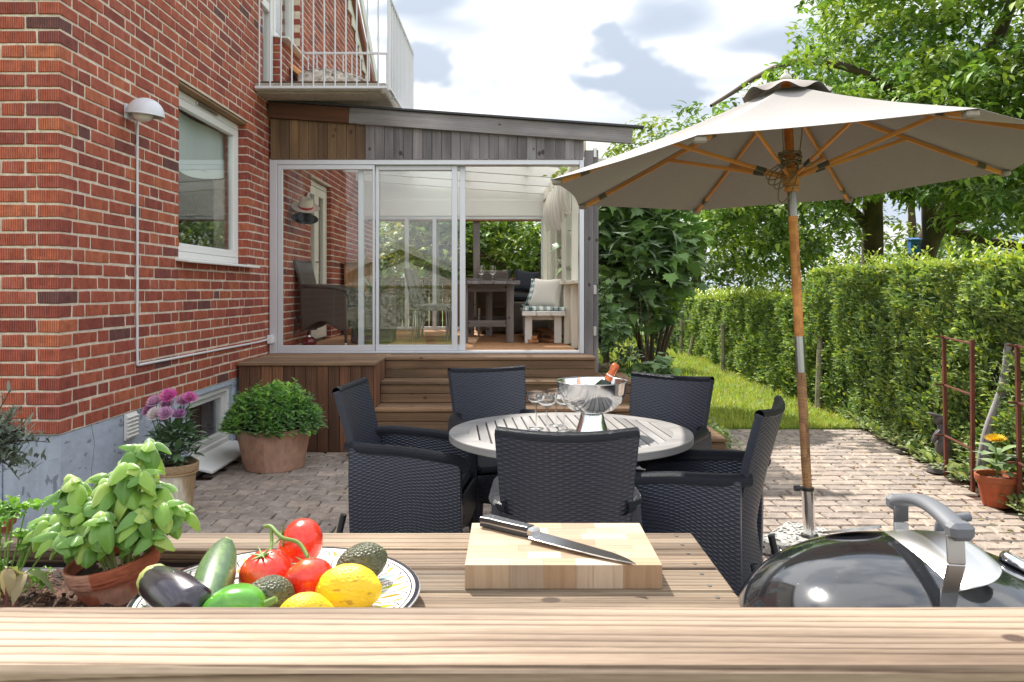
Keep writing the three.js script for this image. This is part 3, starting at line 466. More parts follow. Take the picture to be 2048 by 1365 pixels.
function woven(f, t, su, sv) { // a curved panel with the weave raised on both faces
  const nu = Math.round(su / 0.0042), nv = Math.round(sv / 0.002), e = 1e-3, a = new THREE.Vector3(), b = new THREE.Vector3(), P = [], uv = [], idx = [];
  const n = (u, v) => { a.copy(f(Math.min(u + e, 1), v)).sub(f(Math.max(u - e, 0), v)); b.copy(f(u, Math.min(v + e, 1))).sub(f(u, Math.max(v - e, 0))); return new THREE.Vector3().crossVectors(a, b).normalize(); };
  for (const side of [1, -1]) for (let j = 0; j <= nv; j++) for (let i = 0; i <= nu; i++) { const u = i / nu, v = j / nv, m = n(u, v), p = f(u, v), d = side * (t / 2 + strand(u * su + (side < 0 ? 0.021 : 0), v * sv)); P.push(p.x + m.x * d, p.y + m.y * d, p.z + m.z * d); uv.push(u * su, v * sv); }
  const K = (nu + 1) * (nv + 1), q = (i, j) => j * (nu + 1) + i;
  for (let j = 0; j < nv; j++) for (let i = 0; i < nu; i++) { const A = q(i, j), B = q(i + 1, j), C = q(i + 1, j + 1), D = q(i, j + 1); idx.push(A, B, C, A, C, D, K + A, K + C, K + B, K + A, K + D, K + C); }
  for (let i = 0; i < nu; i++) { const A = q(i, 0), B = q(i + 1, 0), C = q(i, nv), D = q(i + 1, nv); idx.push(A, K + A, B, B, K + A, K + B, C, D, K + C, D, K + D, K + C); }
  for (let j = 0; j < nv; j++) { const A = q(0, j), B = q(0, j + 1), C = q(nu, j), D = q(nu, j + 1); idx.push(A, B, K + A, B, K + B, K + A, C, K + C, D, D, K + C, K + D); }
  const g = new THREE.BufferGeometry(); g.setAttribute('position', new THREE.Float32BufferAttribute(P, 3)); g.setAttribute('uv', new THREE.Float32BufferAttribute(uv, 2)); g.setIndex(idx); g.computeVertexNormals(); return g;
}
const navyWicker = weave(lin(0.036, 0.040, 0.060)), navyStrand = weave(lin(0.036, 0.040, 0.060), {}, true), brownWicker = weave(lin(0.13, 0.10, 0.08)), greyWicker = weave(lin(0.20, 0.165, 0.14), { roughness: 0.6 });
function wickerChair(root, m, tall = 0.9, fine = null) {
  const panel = (f, nu, nv, t, su, sv) => (fine ? woven(f, t, su, sv) : sheet(f, nu, nv, t, su, sv)), pm = fine ?? m;
  const V = (x, y, z) => new THREE.Vector3(x, y, z);
  const bz = (y) => -0.25 - 0.11 * Math.max(0, (y - 0.42) / 0.48) ** 1.25 - 0.05 * Math.max(0, (0.42 - y) / 0.3) ** 1.5, bw = (y) => 0.205 + 0.028 * Math.max(0, (y - 0.5) / 0.4) + 0.01 * Math.max(0, 0.4 - y);
  const back = add(root, 'backrest', panel((u, v) => { const y = 0.17 + (tall - 0.17) * v, s = u * 2 - 1; return V(-s * bw(y), y + 0.012 * s * s * v, bz(y) + 0.035 * s * s); }, 16, 18, 0.032, 0.44, tall - 0.17), pm);
  add(back, 'top_roll', tubeGeo([-1, -0.5, 0, 0.5, 1].map((s) => V(-s * bw(tall), tall + 0.012 * s * s, bz(tall) + 0.035 * s * s)), 0.019, 20, 10), m);
  for (const s of [-1, 1]) {
    const edge = (z) => 0.655 - 0.05 * ((z + 0.25) / 0.5) ** 2, bot = (t) => 0.18 + 0.10 * Math.sin(Math.PI * clamp(t * 1.1)) ** 2;
    const side = add(root, 'side_panel', panel((u, v) => { const z = -0.26 + 0.52 * u, y = mix(bot(u), edge(z), v); return V(s * (0.21 + 0.03 * Math.sin(Math.PI * clamp((y - 0.2) / 0.62)) + 0.012 * u), y, z); }, 14, 12, 0.035, 0.52, 0.44), pm);
    add(side, 'armrest', tubeGeo([-0.285, -0.2, 0, 0.15, 0.25, 0.268].map((z, i) => V(s * (i ? 0.234 + 0.012 * (z + 0.26) / 0.52 : 0.185), edge(z) - (i === 5 ? 0.02 : 0), z)), 0.027, 28, 12), m); add(side, 'arm_end', new THREE.SphereGeometry(0.0268, 16, 12), m, [s * 0.246, edge(0.268) - 0.02, 0.268]);
    for (const z of [-0.30, 0.23]) { const leg = rod(root, 'leg', V(s * 0.225, 0.022, z + (z < 0 ? -0.07 : 0.01)), V(s * 0.20, 0.34, z), 0.013, 0.015, blackRod); const cap = new THREE.Mesh(new THREE.CylinderGeometry(0.0145, 0.0135, 0.045, 14), steel); cap.name = 'foot_cap'; cap.position.y = -0.155; leg.add(cap); }
  }
  add(root, 'front_panel', sheet((u, v) => V(-0.235 + 0.47 * u, 0.30 + 0.13 * v - 0.03 * Math.sin(Math.PI * u) * (1 - v), 0.245), 10, 4, 0.03, 0.47, 0.13), m);
  add(root, 'seat', cbox(0.45, 0.045, 0.49, 0.012), m, [0, 0.405, 0]);
  add(root, 'seat_cushion', cbox(0.43, 0.04, 0.44, 0.015), mat({ color: lin(0.02, 0.022, 0.03), roughness: 0.8 }), [0, 0.448, 0.02]);
  return root;
}
const chairSpots = [ // centre X, Z and the way it faces
  [0.19, 2.94, 0.03, 1, 'navy woven armchair with its back squarely to the viewer, at the round table'],
  [-0.46, 3.85, 1, -0.10, 'navy woven armchair seen from its side, nearest the big herb pot'],
  [-0.04, 4.36, 0.32, -0.95, 'navy woven armchair facing the viewer before the steps, behind the coupe glasses'],
  [0.66, 4.00, -0.59, -0.81, 'navy woven armchair with its back to the lawn, behind the steel bowl'],
  [0.74, 3.33, -0.89, 0.45, 'navy woven armchair turned to the table, nearest the parasol pole']];
let chair0 = null;
chairSpots.forEach(([x, Z, fx, fz, label]) => {
  const c = thing('wicker_armchair', label, 'armchair', [x, 0, -Z], Math.atan2(fx, -fz), 'navy woven armchairs round the table');
  if (!chair0) chair0 = wickerChair(c, navyWicker, 0.9, navyStrand); else for (const part of chair0.children) c.add(part.clone());
});
// ---------------------------------------------------------------- round slatted table
const TX = 0.272, TZ = 3.73, TY = 0.72, TR = 0.562;
{
  const t = thing('round_table', 'weathered grey round teak table with slatted top', 'table', [TX, 0, -TZ]), r = rng(17);
  const tm = tone(teakWood, [[0.52, 0.505, 0.485], [0.58, 0.56, 0.535], [0.46, 0.45, 0.435]]);
  const ringShape = (a0, a1) => { const s = new THREE.Shape(); s.absarc(0, 0, TR, a0, a1, false); s.absarc(0, 0, TR - 0.085, a1, a0, true); return s; };
  for (let k = 0; k < 8; k++) { const g = new THREE.ExtrudeGeometry(ringShape(k * Math.PI / 4 + 0.002, (k + 1) * Math.PI / 4 - 0.002), { depth: 0.026, bevelEnabled: true, bevelSize: 0.004, bevelThickness: 0.004, bevelSegments: 2, curveSegments: 10 }); add(t, 'rim_segment', g, tm[k % 3], [0, TY - 0.031, 0], [-Math.PI / 2, 0, 0.35]); }
  const n = 20, w = 2 * (TR - 0.085) / n, slats = new THREE.Group(); t.add(slats); slats.name = 'slatted_top'; slats.rotation.y = 0.08; slats.position.y = TY;
  for (let i = 0; i < n; i++) { const x = -(TR - 0.085) + w * (i + 0.5), L = 2 * Math.sqrt(Math.max(0.01, (TR - 0.045) ** 2 - (Math.abs(x) + w / 2) ** 2)); if (L > 0.12) add(slats, 'slat', cbox(w - 0.0075, 0.022, L, 0.002, 'z', r() * 2, r()), tm[(r() * 3) | 0], [x, -0.0125, 0]); }
  for (const x of [-0.3, 0.3]) add(t, 'batten', cbox(0.7, 0.03, 0.06, 0.004), tm[1], [0, TY - 0.045, x]);
  for (let k = 0; k < 4; k++) { const a = Math.PI / 4 + k * Math.PI / 2; rod(t, 'leg', new THREE.Vector3(Math.cos(a) * 0.40, 0, Math.sin(a) * 0.40), new THREE.Vector3(Math.cos(a) * 0.27, TY - 0.06, Math.sin(a) * 0.27), 0.032, 0.036, greyMats[1], 12); }
  add(t, 'shelf_ring', new THREE.TorusGeometry(0.3, 0.018, 8, 40), tm[2], [0, 0.30, 0], [Math.PI / 2, 0, 0]);
}
// steel bowl, bottle, coupes
{
  const b = thing('champagne_bowl', 'polished steel champagne bowl on a flared foot, on the round table', 'bowl', [0.372, TY, -3.70]);
  const pr = [[0, 0.085], [0.05, 0.087], [0.10, 0.105], [0.138, 0.142], [0.157, 0.185], [0.163, 0.232], [0.169, 0.236], [0.166, 0.239], [0.159, 0.234], [0.152, 0.187], [0.133, 0.147], [0.097, 0.112], [0.05, 0.094], [0, 0.092]];
  add(b, 'bowl', lathe(pr.map(([x, y]) => [x, y]), 64), steel); add(b, 'foot', lathe([[0, 0.002], [0.074, 0.002], [0.076, 0.008], [0.060, 0.05], [0.052, 0.084], [0.045, 0.0868], [0, 0.0868]], 48), steel);
  const bt = thing('champagne_bottle', 'bottle with copper foil neck leaning in the steel bowl', 'bottle', [0.372, TY + 0.11, -3.70]); bt.rotation.set(0.08, 0, -0.50);
  add(bt, 'body', lathe([[0, 0], [0.04, 0], [0.043, 0.005], [0.043, 0.10], [0.030, 0.135], [0.018, 0.15]], 24), mat({ color: lin(0.01, 0.02, 0.01), roughness: 0.1 }));
  add(bt, 'foil', lathe([[0.0185, 0.148], [0.0175, 0.18], [0.0165, 0.20], [0.019, 0.205], [0.019, 0.228], [0.013, 0.236], [0, 0.237]], 24), mat({ color: lin(0.65, 0.17, 0.07), metalness: 0.5, roughness: 0.35, bumpMap: tex(128, 128, (x, y) => fbm(x * 9, y * 9, 2), false), bumpScale: 0.004 })); add(bt, 'collar_band', lathe([[0.0195, 0.172], [0.0195, 0.178]], 20), whitePaint);
  const coupes = [[0.115, 3.78, 'coupe glass farthest from the steel bowl'], [0.160, 3.66, 'coupe glass standing in front of the other coupes'], [0.215, 3.86, 'coupe glass at the back, beside the steel bowl rim'], [0.243, 3.69, 'coupe glass nearest the foot of the steel bowl']];
  for (const [x, Z, l] of coupes) {
    const g = thing('coupe_glass', l, 'glass', [x, TY + 0.001, -Z], 0, 'coupe glasses on the round table');
    add(g, 'cup', lathe([[0, 0.1195], [0.004, 0.1195], [0.02, 0.122], [0.037, 0.136], [0.047, 0.16], [0.0485, 0.178], [0.0473, 0.178], [0.0456, 0.16], [0.0357, 0.1375], [0.019, 0.1237], [0, 0.1222]], 40), solidGlass); rod(g, 'stem', new THREE.Vector3(0, 0.004, 0), new THREE.Vector3(0, 0.119, 0), 0.0036, 0.0036, solidGlass, 10);
    add(g, 'foot', lathe([[0, 0.006], [0.012, 0.0042], [0.036, 0.002], [0.037, 0.0008], [0, 0.0005]], 36), solidGlass);
  }
}
// ---------------------------------------------------------------- parasol and its stand
{
  const BASE = v3(1.56, 0.10, 4.17), TOP = v3(1.462, 2.515, 4.25), pole = (y) => BASE.clone().lerp(TOP, (y - BASE.y) / (TOP.y - BASE.y));
  const p = thing('parasol', 'large taupe garden parasol with wooden ribs and jointed pole', 'parasol', [BASE.x, BASE.y, BASE.z]);
  const loc = (v) => v.clone().sub(BASE);
  const seg = (n, a, b, r, m) => rod(p, n, loc(pole(a)), loc(pole(b)), r, r, m, 20);
  const orange = cleanWood(lin(0.88, 0.72, 0.5)), worn = brownWood(lin(0.95, 0.8, 0.62));
  seg('lower_pole', 0.06, 0.945, 0.024, worn); seg('steel_sleeve', 0.945, 1.135, 0.0255, satin); seg('upper_pole', 1.135, 1.77, 0.024, orange); seg('steel_tube', 1.77, 1.94, 0.0235, mat({ color: lin(0.30, 0.28, 0.24), metalness: 1, roughness: 0.28 })); seg('top_pole', 1.94, 2.50, 0.024, cleanWood(lin(0.7, 0.42, 0.25)));
  const C = v3(1.50, 1.992, 4.25), u = new THREE.Vector3(-1, -0.049, 0).normalize(), w = new THREE.Vector3(0.0018, -0.0367, -1).normalize();
  const RAD = 1.327, ap = pole(2.475), ang = (k) => 6.1109 + k * Math.PI / 4, tip = (k) => C.clone().addScaledVector(u, RAD * Math.cos(ang(k))).addScaledVector(w, RAD * Math.sin(ang(k)));
  const weft = tex(256, 256, (x, y) => 0.86 + 0.08 * Math.sin(x * 2 * Math.PI * 64) * Math.sin(y * 2 * Math.PI * 64) + 0.07 * fbm(x * 18, y * 18, 6, 3), true, [5, 5]);
  const cloth = mat({ color: lin(0.385, 0.345, 0.31), map: weft, roughness: 0.98, transmission: 0.35, thickness: 0 });
  for (let k = 0; k < 8; k++) {
    const a = tip(k), b = tip(k + 1);
    add(p, 'canopy_panel', sheet((s, t) => { const rr = 0.075 + 0.925 * t, e = a.clone().lerp(b, s), q = ap.clone().lerp(e, rr); q.y -= 0.10 * Math.sin(Math.PI * rr) * 0.18 + 0.05 * Math.sin(Math.PI * s) * t * (1 - t) * 2.2; q.lerp(C.clone().setY(q.y), 0.028 * Math.sin(Math.PI * s) * t * t); return loc(q); }, 10, 12, 0.0018, 1.0, 1.4), cloth);
    const d = tip(k).sub(ap), h0 = ap.clone().addScaledVector(d, 0.03), h1 = ap.clone().addScaledVector(d, 0.975); h0.y -= 0.052; h1.y -= 0.03;
    bar(p, 'rib', loc(h0), loc(h1), 0.016, 0.022, orange); add(p, 'rib_pocket', cbox(0.05, 0.03, 0.05, 0.008), mat({ color: lin(0.30, 0.26, 0.22), roughness: 0.95 })).position.copy(loc(ap.clone().addScaledVector(d, 0.972)).add(new THREE.Vector3(0, -0.026, 0)));
    const hub = pole(1.985), s0 = hub.clone().add(tip(k).sub(hub).setY(0).normalize().multiplyScalar(0.045)), s1 = ap.clone().addScaledVector(d, 0.52); s1.y -= 0.045;
    const st = bar(p, 'strut', loc(s0), loc(s1), 0.015, 0.02, orange), clip = bar(st, 'strut_sleeve', new THREE.Vector3(0, 0, -0.5 * s0.distanceTo(s1) + 0.10), new THREE.Vector3(0, 0, -0.5 * s0.distanceTo(s1) + 0.16), 0.02, 0.025, mat({ color: lin(0.10, 0.09, 0.08), metalness: 0.4, roughness: 0.5 }));
    bar(p, 'rib_clip', loc(h0.clone().lerp(h1, 0.86)), loc(h0.clone().lerp(h1, 0.90)), 0.021, 0.03, mat({ color: lin(0.16, 0.14, 0.12), metalness: 0.4, roughness: 0.5 }));
  }
  rod(p, 'hub', loc(pole(1.93)), loc(pole(2.02)), 0.043, 0.05, cleanWood(lin(0.7, 0.6, 0.42)), 20); rod(p, 'hub_band', loc(pole(1.90)), loc(pole(1.925)), 0.036, 0.036, cleanWood(lin(0.85, 0.75, 0.55)), 20); rod(p, 'crown_hub', loc(pole(2.40)), loc(pole(2.455)), 0.05, 0.04, orange, 20);
  // vent cap with scalloped edge
  const cap = ap.clone().add(new THREE.Vector3(0, -0.008, 0));
  add(p, 'vent_cap', sheet((s, t) => { const a = s * Math.PI * 2, sc = 0.5 + 0.5 * Math.cos(a * 8 + 0.3), r = 0.02 + 0.21 * t; return loc(new THREE.Vector3(cap.x + Math.cos(a) * r, cap.y + 0.022 - 0.062 * t - 0.034 * sc * t * t + 0.012, cap.z + Math.sin(a) * r)); }, 96, 8, 0.002, 1.2, 0.22), mat({ color: lin(0.36, 0.32, 0.285), map: weft, roughness: 0.98, transmission: 0.15, thickness: 0 }));
  const fin = add(p, 'finial', lathe([[0, 0], [0.028, 0], [0.03, 0.012], [0.026, 0.026], [0.012, 0.036], [0.0095, 0.046], [0.0095, 0.056], [0, 0.058]], 20), mat({ color: lin(0.55, 0.53, 0.43), roughness: 0.5 })); fin.position.copy(loc(cap)).add(new THREE.Vector3(0, 0.03, 0));
  // cord wound round the pole, with loops hanging down
  const cord = mat({ color: lin(0.22, 0.17, 0.10), roughness: 0.9 }), c0 = loc(pole(2.06)), wind = [];
  for (let i = 0; i <= 60; i++) { const a = i / 60 * Math.PI * 12; wind.push(new THREE.Vector3(c0.x + Math.cos(a) * (0.05 + 0.012 * noise(i * 0.5, 1)), c0.y + 0.03 * Math.sin(i * 0.45) + 0.02, c0.z + Math.sin(a) * (0.05 + 0.012 * noise(i * 0.4, 5)))); }
  add(p, 'cord', tubeGeo(wind, 0.0042, 260, 6), cord);
  for (const [dx, dy, wd, ph] of [[-0.11, -0.13, 0.05, 0.2], [-0.08, -0.15, 0.04, 1.1], [-0.12, -0.10, 0.06, 2.2], [-0.06, -0.22, 0.035, 0.7]]) { const q = []; for (let i = 0; i <= 12; i++) { const a = i / 12 * Math.PI * 2; q.push(new THREE.Vector3(c0.x + dx * (0.5 - 0.5 * Math.cos(a)) + wd * Math.sin(a), c0.y + dy * (0.5 - 0.5 * Math.cos(a)), c0.z + 0.055 + 0.02 * Math.sin(a + ph))); } add(p, 'cord_loop', tubeGeo(q, 0.0034, 48, 6), cord); }
  for (const s of [-1, 1]) add(p, 'pull_cord', tubeGeo([c0.clone().add(new THREE.Vector3(s * 0.04, 0.02, 0.02)), c0.clone().add(new THREE.Vector3(s * 0.055, 0.2, 0.03)), loc(pole(2.42)).add(new THREE.Vector3(s * 0.06, 0, 0.02))], 0.003, 16, 6), cord);
  // stand
  const s = thing('parasol_stand', 'square speckled granite parasol stand with polished steel tube', 'parasol stand', [BASE.x, 0, BASE.z]);
  const granite = (() => { const f = (x, y) => noise(x * 34, y * 34, 3) > 0.66 ? 0.20 : 0.58 + 0.16 * noise(x * 50, y * 50, 7); return mat({ roughness: 0.75, map: tex(512, 512, (x, y) => { const k = f(x, y); return [k, k * 0.99, k * 0.97]; }, true, [2.2, 2.2]), bumpMap: tex(256, 256, (x, y) => noise(x * 40, y * 40, 3), false, [2.2, 2.2]), bumpScale: 0.004 }); })();
  add(s, 'slab', cbox(0.40, 0.085, 0.40, 0.012, 'x', 0, 0, 0.008, rng(5)), granite, [0, 0.0455, 0], [0, 0.85, 0]);
  rod(s, 'tube', new THREE.Vector3(0, 0.088, 0), loc(pole(0.335)).add(new THREE.Vector3(0, 0.10, 0)), 0.031, 0.031, steel, 28); add(s, 'flange', new THREE.CylinderGeometry(0.043, 0.047, 0.012, 28), mat({ color: lin(0.12, 0.11, 0.1), metalness: 0.8, roughness: 0.4 }), [0, 0.094, 0]);
  add(s, 'rim_cap', new THREE.CylinderGeometry(0.034, 0.034, 0.016, 24), blackPlastic).position.copy(loc(pole(0.335)).add(new THREE.Vector3(0, 0.10, 0)));
  rod(s, 'clamp_screw', new THREE.Vector3(-0.03, 0.345, 0.01), new THREE.Vector3(-0.075, 0.345, 0.02), 0.008, 0.008, blackPlastic); rod(s, 'clamp_knob', new THREE.Vector3(-0.062, 0.345, 0.017), new THREE.Vector3(-0.085, 0.345, 0.022), 0.017, 0.015, blackPlastic);
  const sn = Math.sin(0.85), cs = Math.cos(0.85); add(s, 'grip', tubeGeo([-0.062, -0.056, 0.056, 0.062].map((a, i) => { const o = i === 1 || i === 2 ? 0.226 : 0.19; return new THREE.Vector3(-cs * o + sn * a, 0.055, sn * o + cs * a); }), 0.004, 20, 6), satin);
}
// ---------------------------------------------------------------- outdoor kitchen bench in the foreground
const CT = 0.84;
{
  const r = rng(606), k = thing('outdoor_counter', 'weathered plank counter with planting trough and raised bar shelf', 'counter', [-0.3, 0, -1.3]);
  const X = (x) => x + 0.3, L = (Z) => 1.3 - Z;
  const bw = add(k, 'bar_shelf', cbox(3.0, 0.048, 0.158, 0.006, 'x', 0.62, 0.055), barMats[0], [X(0), 0.976, L(0.879)]);
  add(k, 'bar_front', cbox(3.0, 0.12, 0.03, 0.004, 'x', 0.1, 0.3), barMats[1], [X(0), 0.888, L(0.835)]);
  for (let i = 0; i < 7; i++) {
    const Z = 1.772 - i * 0.1165 - 0.058; if (Z < 1.0) break;
    const left = i === 0 ? -1.5 : -0.62; add(k, 'counter_board', cbox(0.40 - left, 0.03, 0.1105, 0.004, 'x', r() * 2, r()), barMats[1 + (i * 3) % 4], [X((0.40 + left) / 2), CT - 0.015, L(Z)]);
  }
  for (let i = 0; i < 6; i++) for (const dz of [-0.03, 0.03]) add(k, 'screw', new THREE.CylinderGeometry(0.004, 0.004, 0.003, 10), satin, [X(0.36), CT + 0.0004, L(1.714 - i * 0.1165 + dz)]);
  // frame under the boards
  for (const [x, Z] of [[-1.45, 0.9], [0.36, 0.9], [-1.45, 1.70], [0.36, 1.70]]) add(k, 'leg', cbox(0.07, CT - 0.032, 0.07, 0.004, 'y', r(), r()), boxMats[1], [X(x), (CT - 0.032) / 2, L(Z)]);
  for (let i = 0; i < 5; i++) add(k, 'side_board', cbox(0.02, 0.11, 0.74, 0.003, 'z', r(), r()), barMats[1 + i % 4], [X(0.385), CT - 0.1 - i * 0.12, L(1.3)]);
  add(k, 'back_board', cbox(1.9, 0.16, 0.022, 0.003, 'x'), greyMats[2], [X(-0.56), CT - 0.115, L(1.745)]);
  add(k, 'trough_wall', cbox(0.9, 0.2, 0.022, 0.003, 'x', 0.4, 0.1), greyMats[0], [X(-1.05), CT - 0.135, L(1.64)]); add(k, 'trough_wall', cbox(0.022, 0.2, 0.62, 0.003, 'z'), greyMats[1], [X(-0.61), CT - 0.135, L(1.32)]); add(k, 'trough_wall', cbox(0.9, 0.2, 0.022, 0.003, 'x'), greyMats[3], [X(-1.06), CT - 0.135, L(0.99)]);
  // potting soil
  const N = 90, sh = (u, v) => 0.775 + 0.05 * fbm(u * 5, v * 5, 3, 3) + 0.018 * noise(u * 40, v * 32, 1) + 0.012 * noise(u * 90, v * 70, 4);
  const soilG = new THREE.PlaneGeometry(0.86, 0.62, N, 64); soilG.rotateX(-Math.PI / 2); { const p = soilG.attributes.position, q = soilG.attributes.uv; for (let i = 0; i < p.count; i++) { p.setY(i, sh(q.getX(i), q.getY(i))); q.setXY(i, q.getX(i) * 0.86, q.getY(i) * 0.62); } soilG.computeVertexNormals(); }
  const soil = speck(71, [0.27, 0.18, 0.14], 2.0, 0.3, 0.006); soil.name = 'soil';
  add(k, 'soil', soilG, soil, [X(-1.06), 0, L(1.317)]).userData.kind = 'stuff';
  const chips = new THREE.InstancedMesh(cbox(0.012, 0.002, 0.004, 0), mat({ color: 0xffffff, roughness: 1 }), 900), M = new THREE.Matrix4(), Cc = new THREE.Color();
  for (let i = 0; i < 900; i++) { const u = r(), v = r(), s = 0.5 + r() * 1.1; M.compose(new THREE.Vector3(X(-1.06) + (u - 0.5) * 0.84, sh(u, 1 - v) + 0.002, L(1.317) + (v - 0.5) * 0.6), new THREE.Quaternion().setFromEuler(new THREE.Euler(r() - 0.5, r() * 6, r() - 0.5)), new THREE.Vector3(s, s, s)); chips.setMatrixAt(i, M); const t = r(); Cc.setRGB(mix(0.05, 0.26, t * t), mix(0.03, 0.14, t * t), mix(0.02, 0.085, t * t)); chips.setColorAt(i, Cc); }
  chips.name = 'bark_chips'; chips.userData.kind = 'stuff'; k.add(chips);
}
// ---------------------------------------------------------------- chopping board and knife
{
  const b = thing('chopping_board', 'thick end-grain chopping board of pale wooden blocks on the counter', 'chopping board', [0.093, CT + 0.001, -1.563]), r = rng(77);
  const mk = (x) => wood(x, [0.93, 0.84, 0.73], [0.68, 0.53, 0.40], { lines: 90, knots: 0, rough: 0.5, bump: 0.0004, W: 1024, H: 512, contrast: 0.55 });
  const W1 = mk(81), ms = tone(W1, [[0.60, 0.585, 0.57], [0.52, 0.47, 0.42], [0.58, 0.53, 0.47], [0.46, 0.38, 0.31], [0.62, 0.60, 0.58], [0.55, 0.49, 0.42]]);
  for (let j = 0; j < 7; j++) { let x = -0.178, n = 0; while (x < 0.177) { let w = 0.055 + r() * 0.06; if (x + w > 0.15) w = 0.178 - x; add(b, 'block', cbox(w - 0.0001, 0.043, 0.0368, 0.0004, j ? 'x' : 'y', r() * 2, r() * 2), ms[(r() * 6) | 0], [x + w / 2, 0.0215, 0.129 - 0.0184 - j * 0.0369]); x += w; } }
  const kn = thing('chef_knife', 'chef knife with black riveted handle lying across the chopping board', 'knife', [-0.055, CT + 0.0455, -1.672]);
  const dir = Math.atan2(0.235, 0.285); kn.rotation.y = -dir;                   // local +x runs from butt to tip
  const hs = new THREE.Shape(); hs.moveTo(0, -0.010); hs.quadraticCurveTo(-0.006, 0.006, 0.006, 0.013); hs.lineTo(0.06, 0.010); hs.lineTo(0.118, 0.010); hs.lineTo(0.118, -0.010); hs.quadraticCurveTo(0.06, -0.014, 0.02, -0.012); hs.lineTo(0.0, -0.016); hs.closePath();
  const ext = (s, d, bv) => { const g = new THREE.ExtrudeGeometry(s, { depth: d, bevelEnabled: true, bevelSize: bv, bevelThickness: bv, bevelSegments: 2 }); g.rotateX(-Math.PI / 2); return g; };
  const hdl = mat({ color: lin(0.03, 0.032, 0.04), roughness: 0.32 });
  add(kn, 'handle', ext(hs, 0.006, 0.002), hdl, [0, 0.013, 0]); add(kn, 'tang', ext(hs, 0.003, 0.001), satin, [0, 0.009, 0]); add(kn, 'lower_scale', ext(hs, 0.005, 0.0015), hdl, [0, 0.0022, 0]);
  for (const x of [0.02, 0.058, 0.098]) add(kn, 'rivet', new THREE.CylinderGeometry(0.0036, 0.0036, 0.002, 14), steel, [x, 0.0218, -0.0005]);
  add(kn, 'bolster', cbox(0.02, 0.017, 0.026, 0.004), satin, [0.127, 0.0105, 0]);
  const bs = new THREE.Shape(); bs.moveTo(0.13, 0.012); bs.lineTo(0.30, 0.008); bs.quadraticCurveTo(0.345, 0.003, 0.37, -0.014); bs.quadraticCurveTo(0.30, -0.030, 0.14, -0.033); bs.lineTo(0.13, -0.014); bs.closePath();
  add(kn, 'blade', ext(bs, 0.0014, 0.0004), mat({ color: lin(0.6, 0.61, 0.63), metalness: 1, roughness: 0.16 }), [0, 0.0105, 0], [0, 0, -0.022]);
}
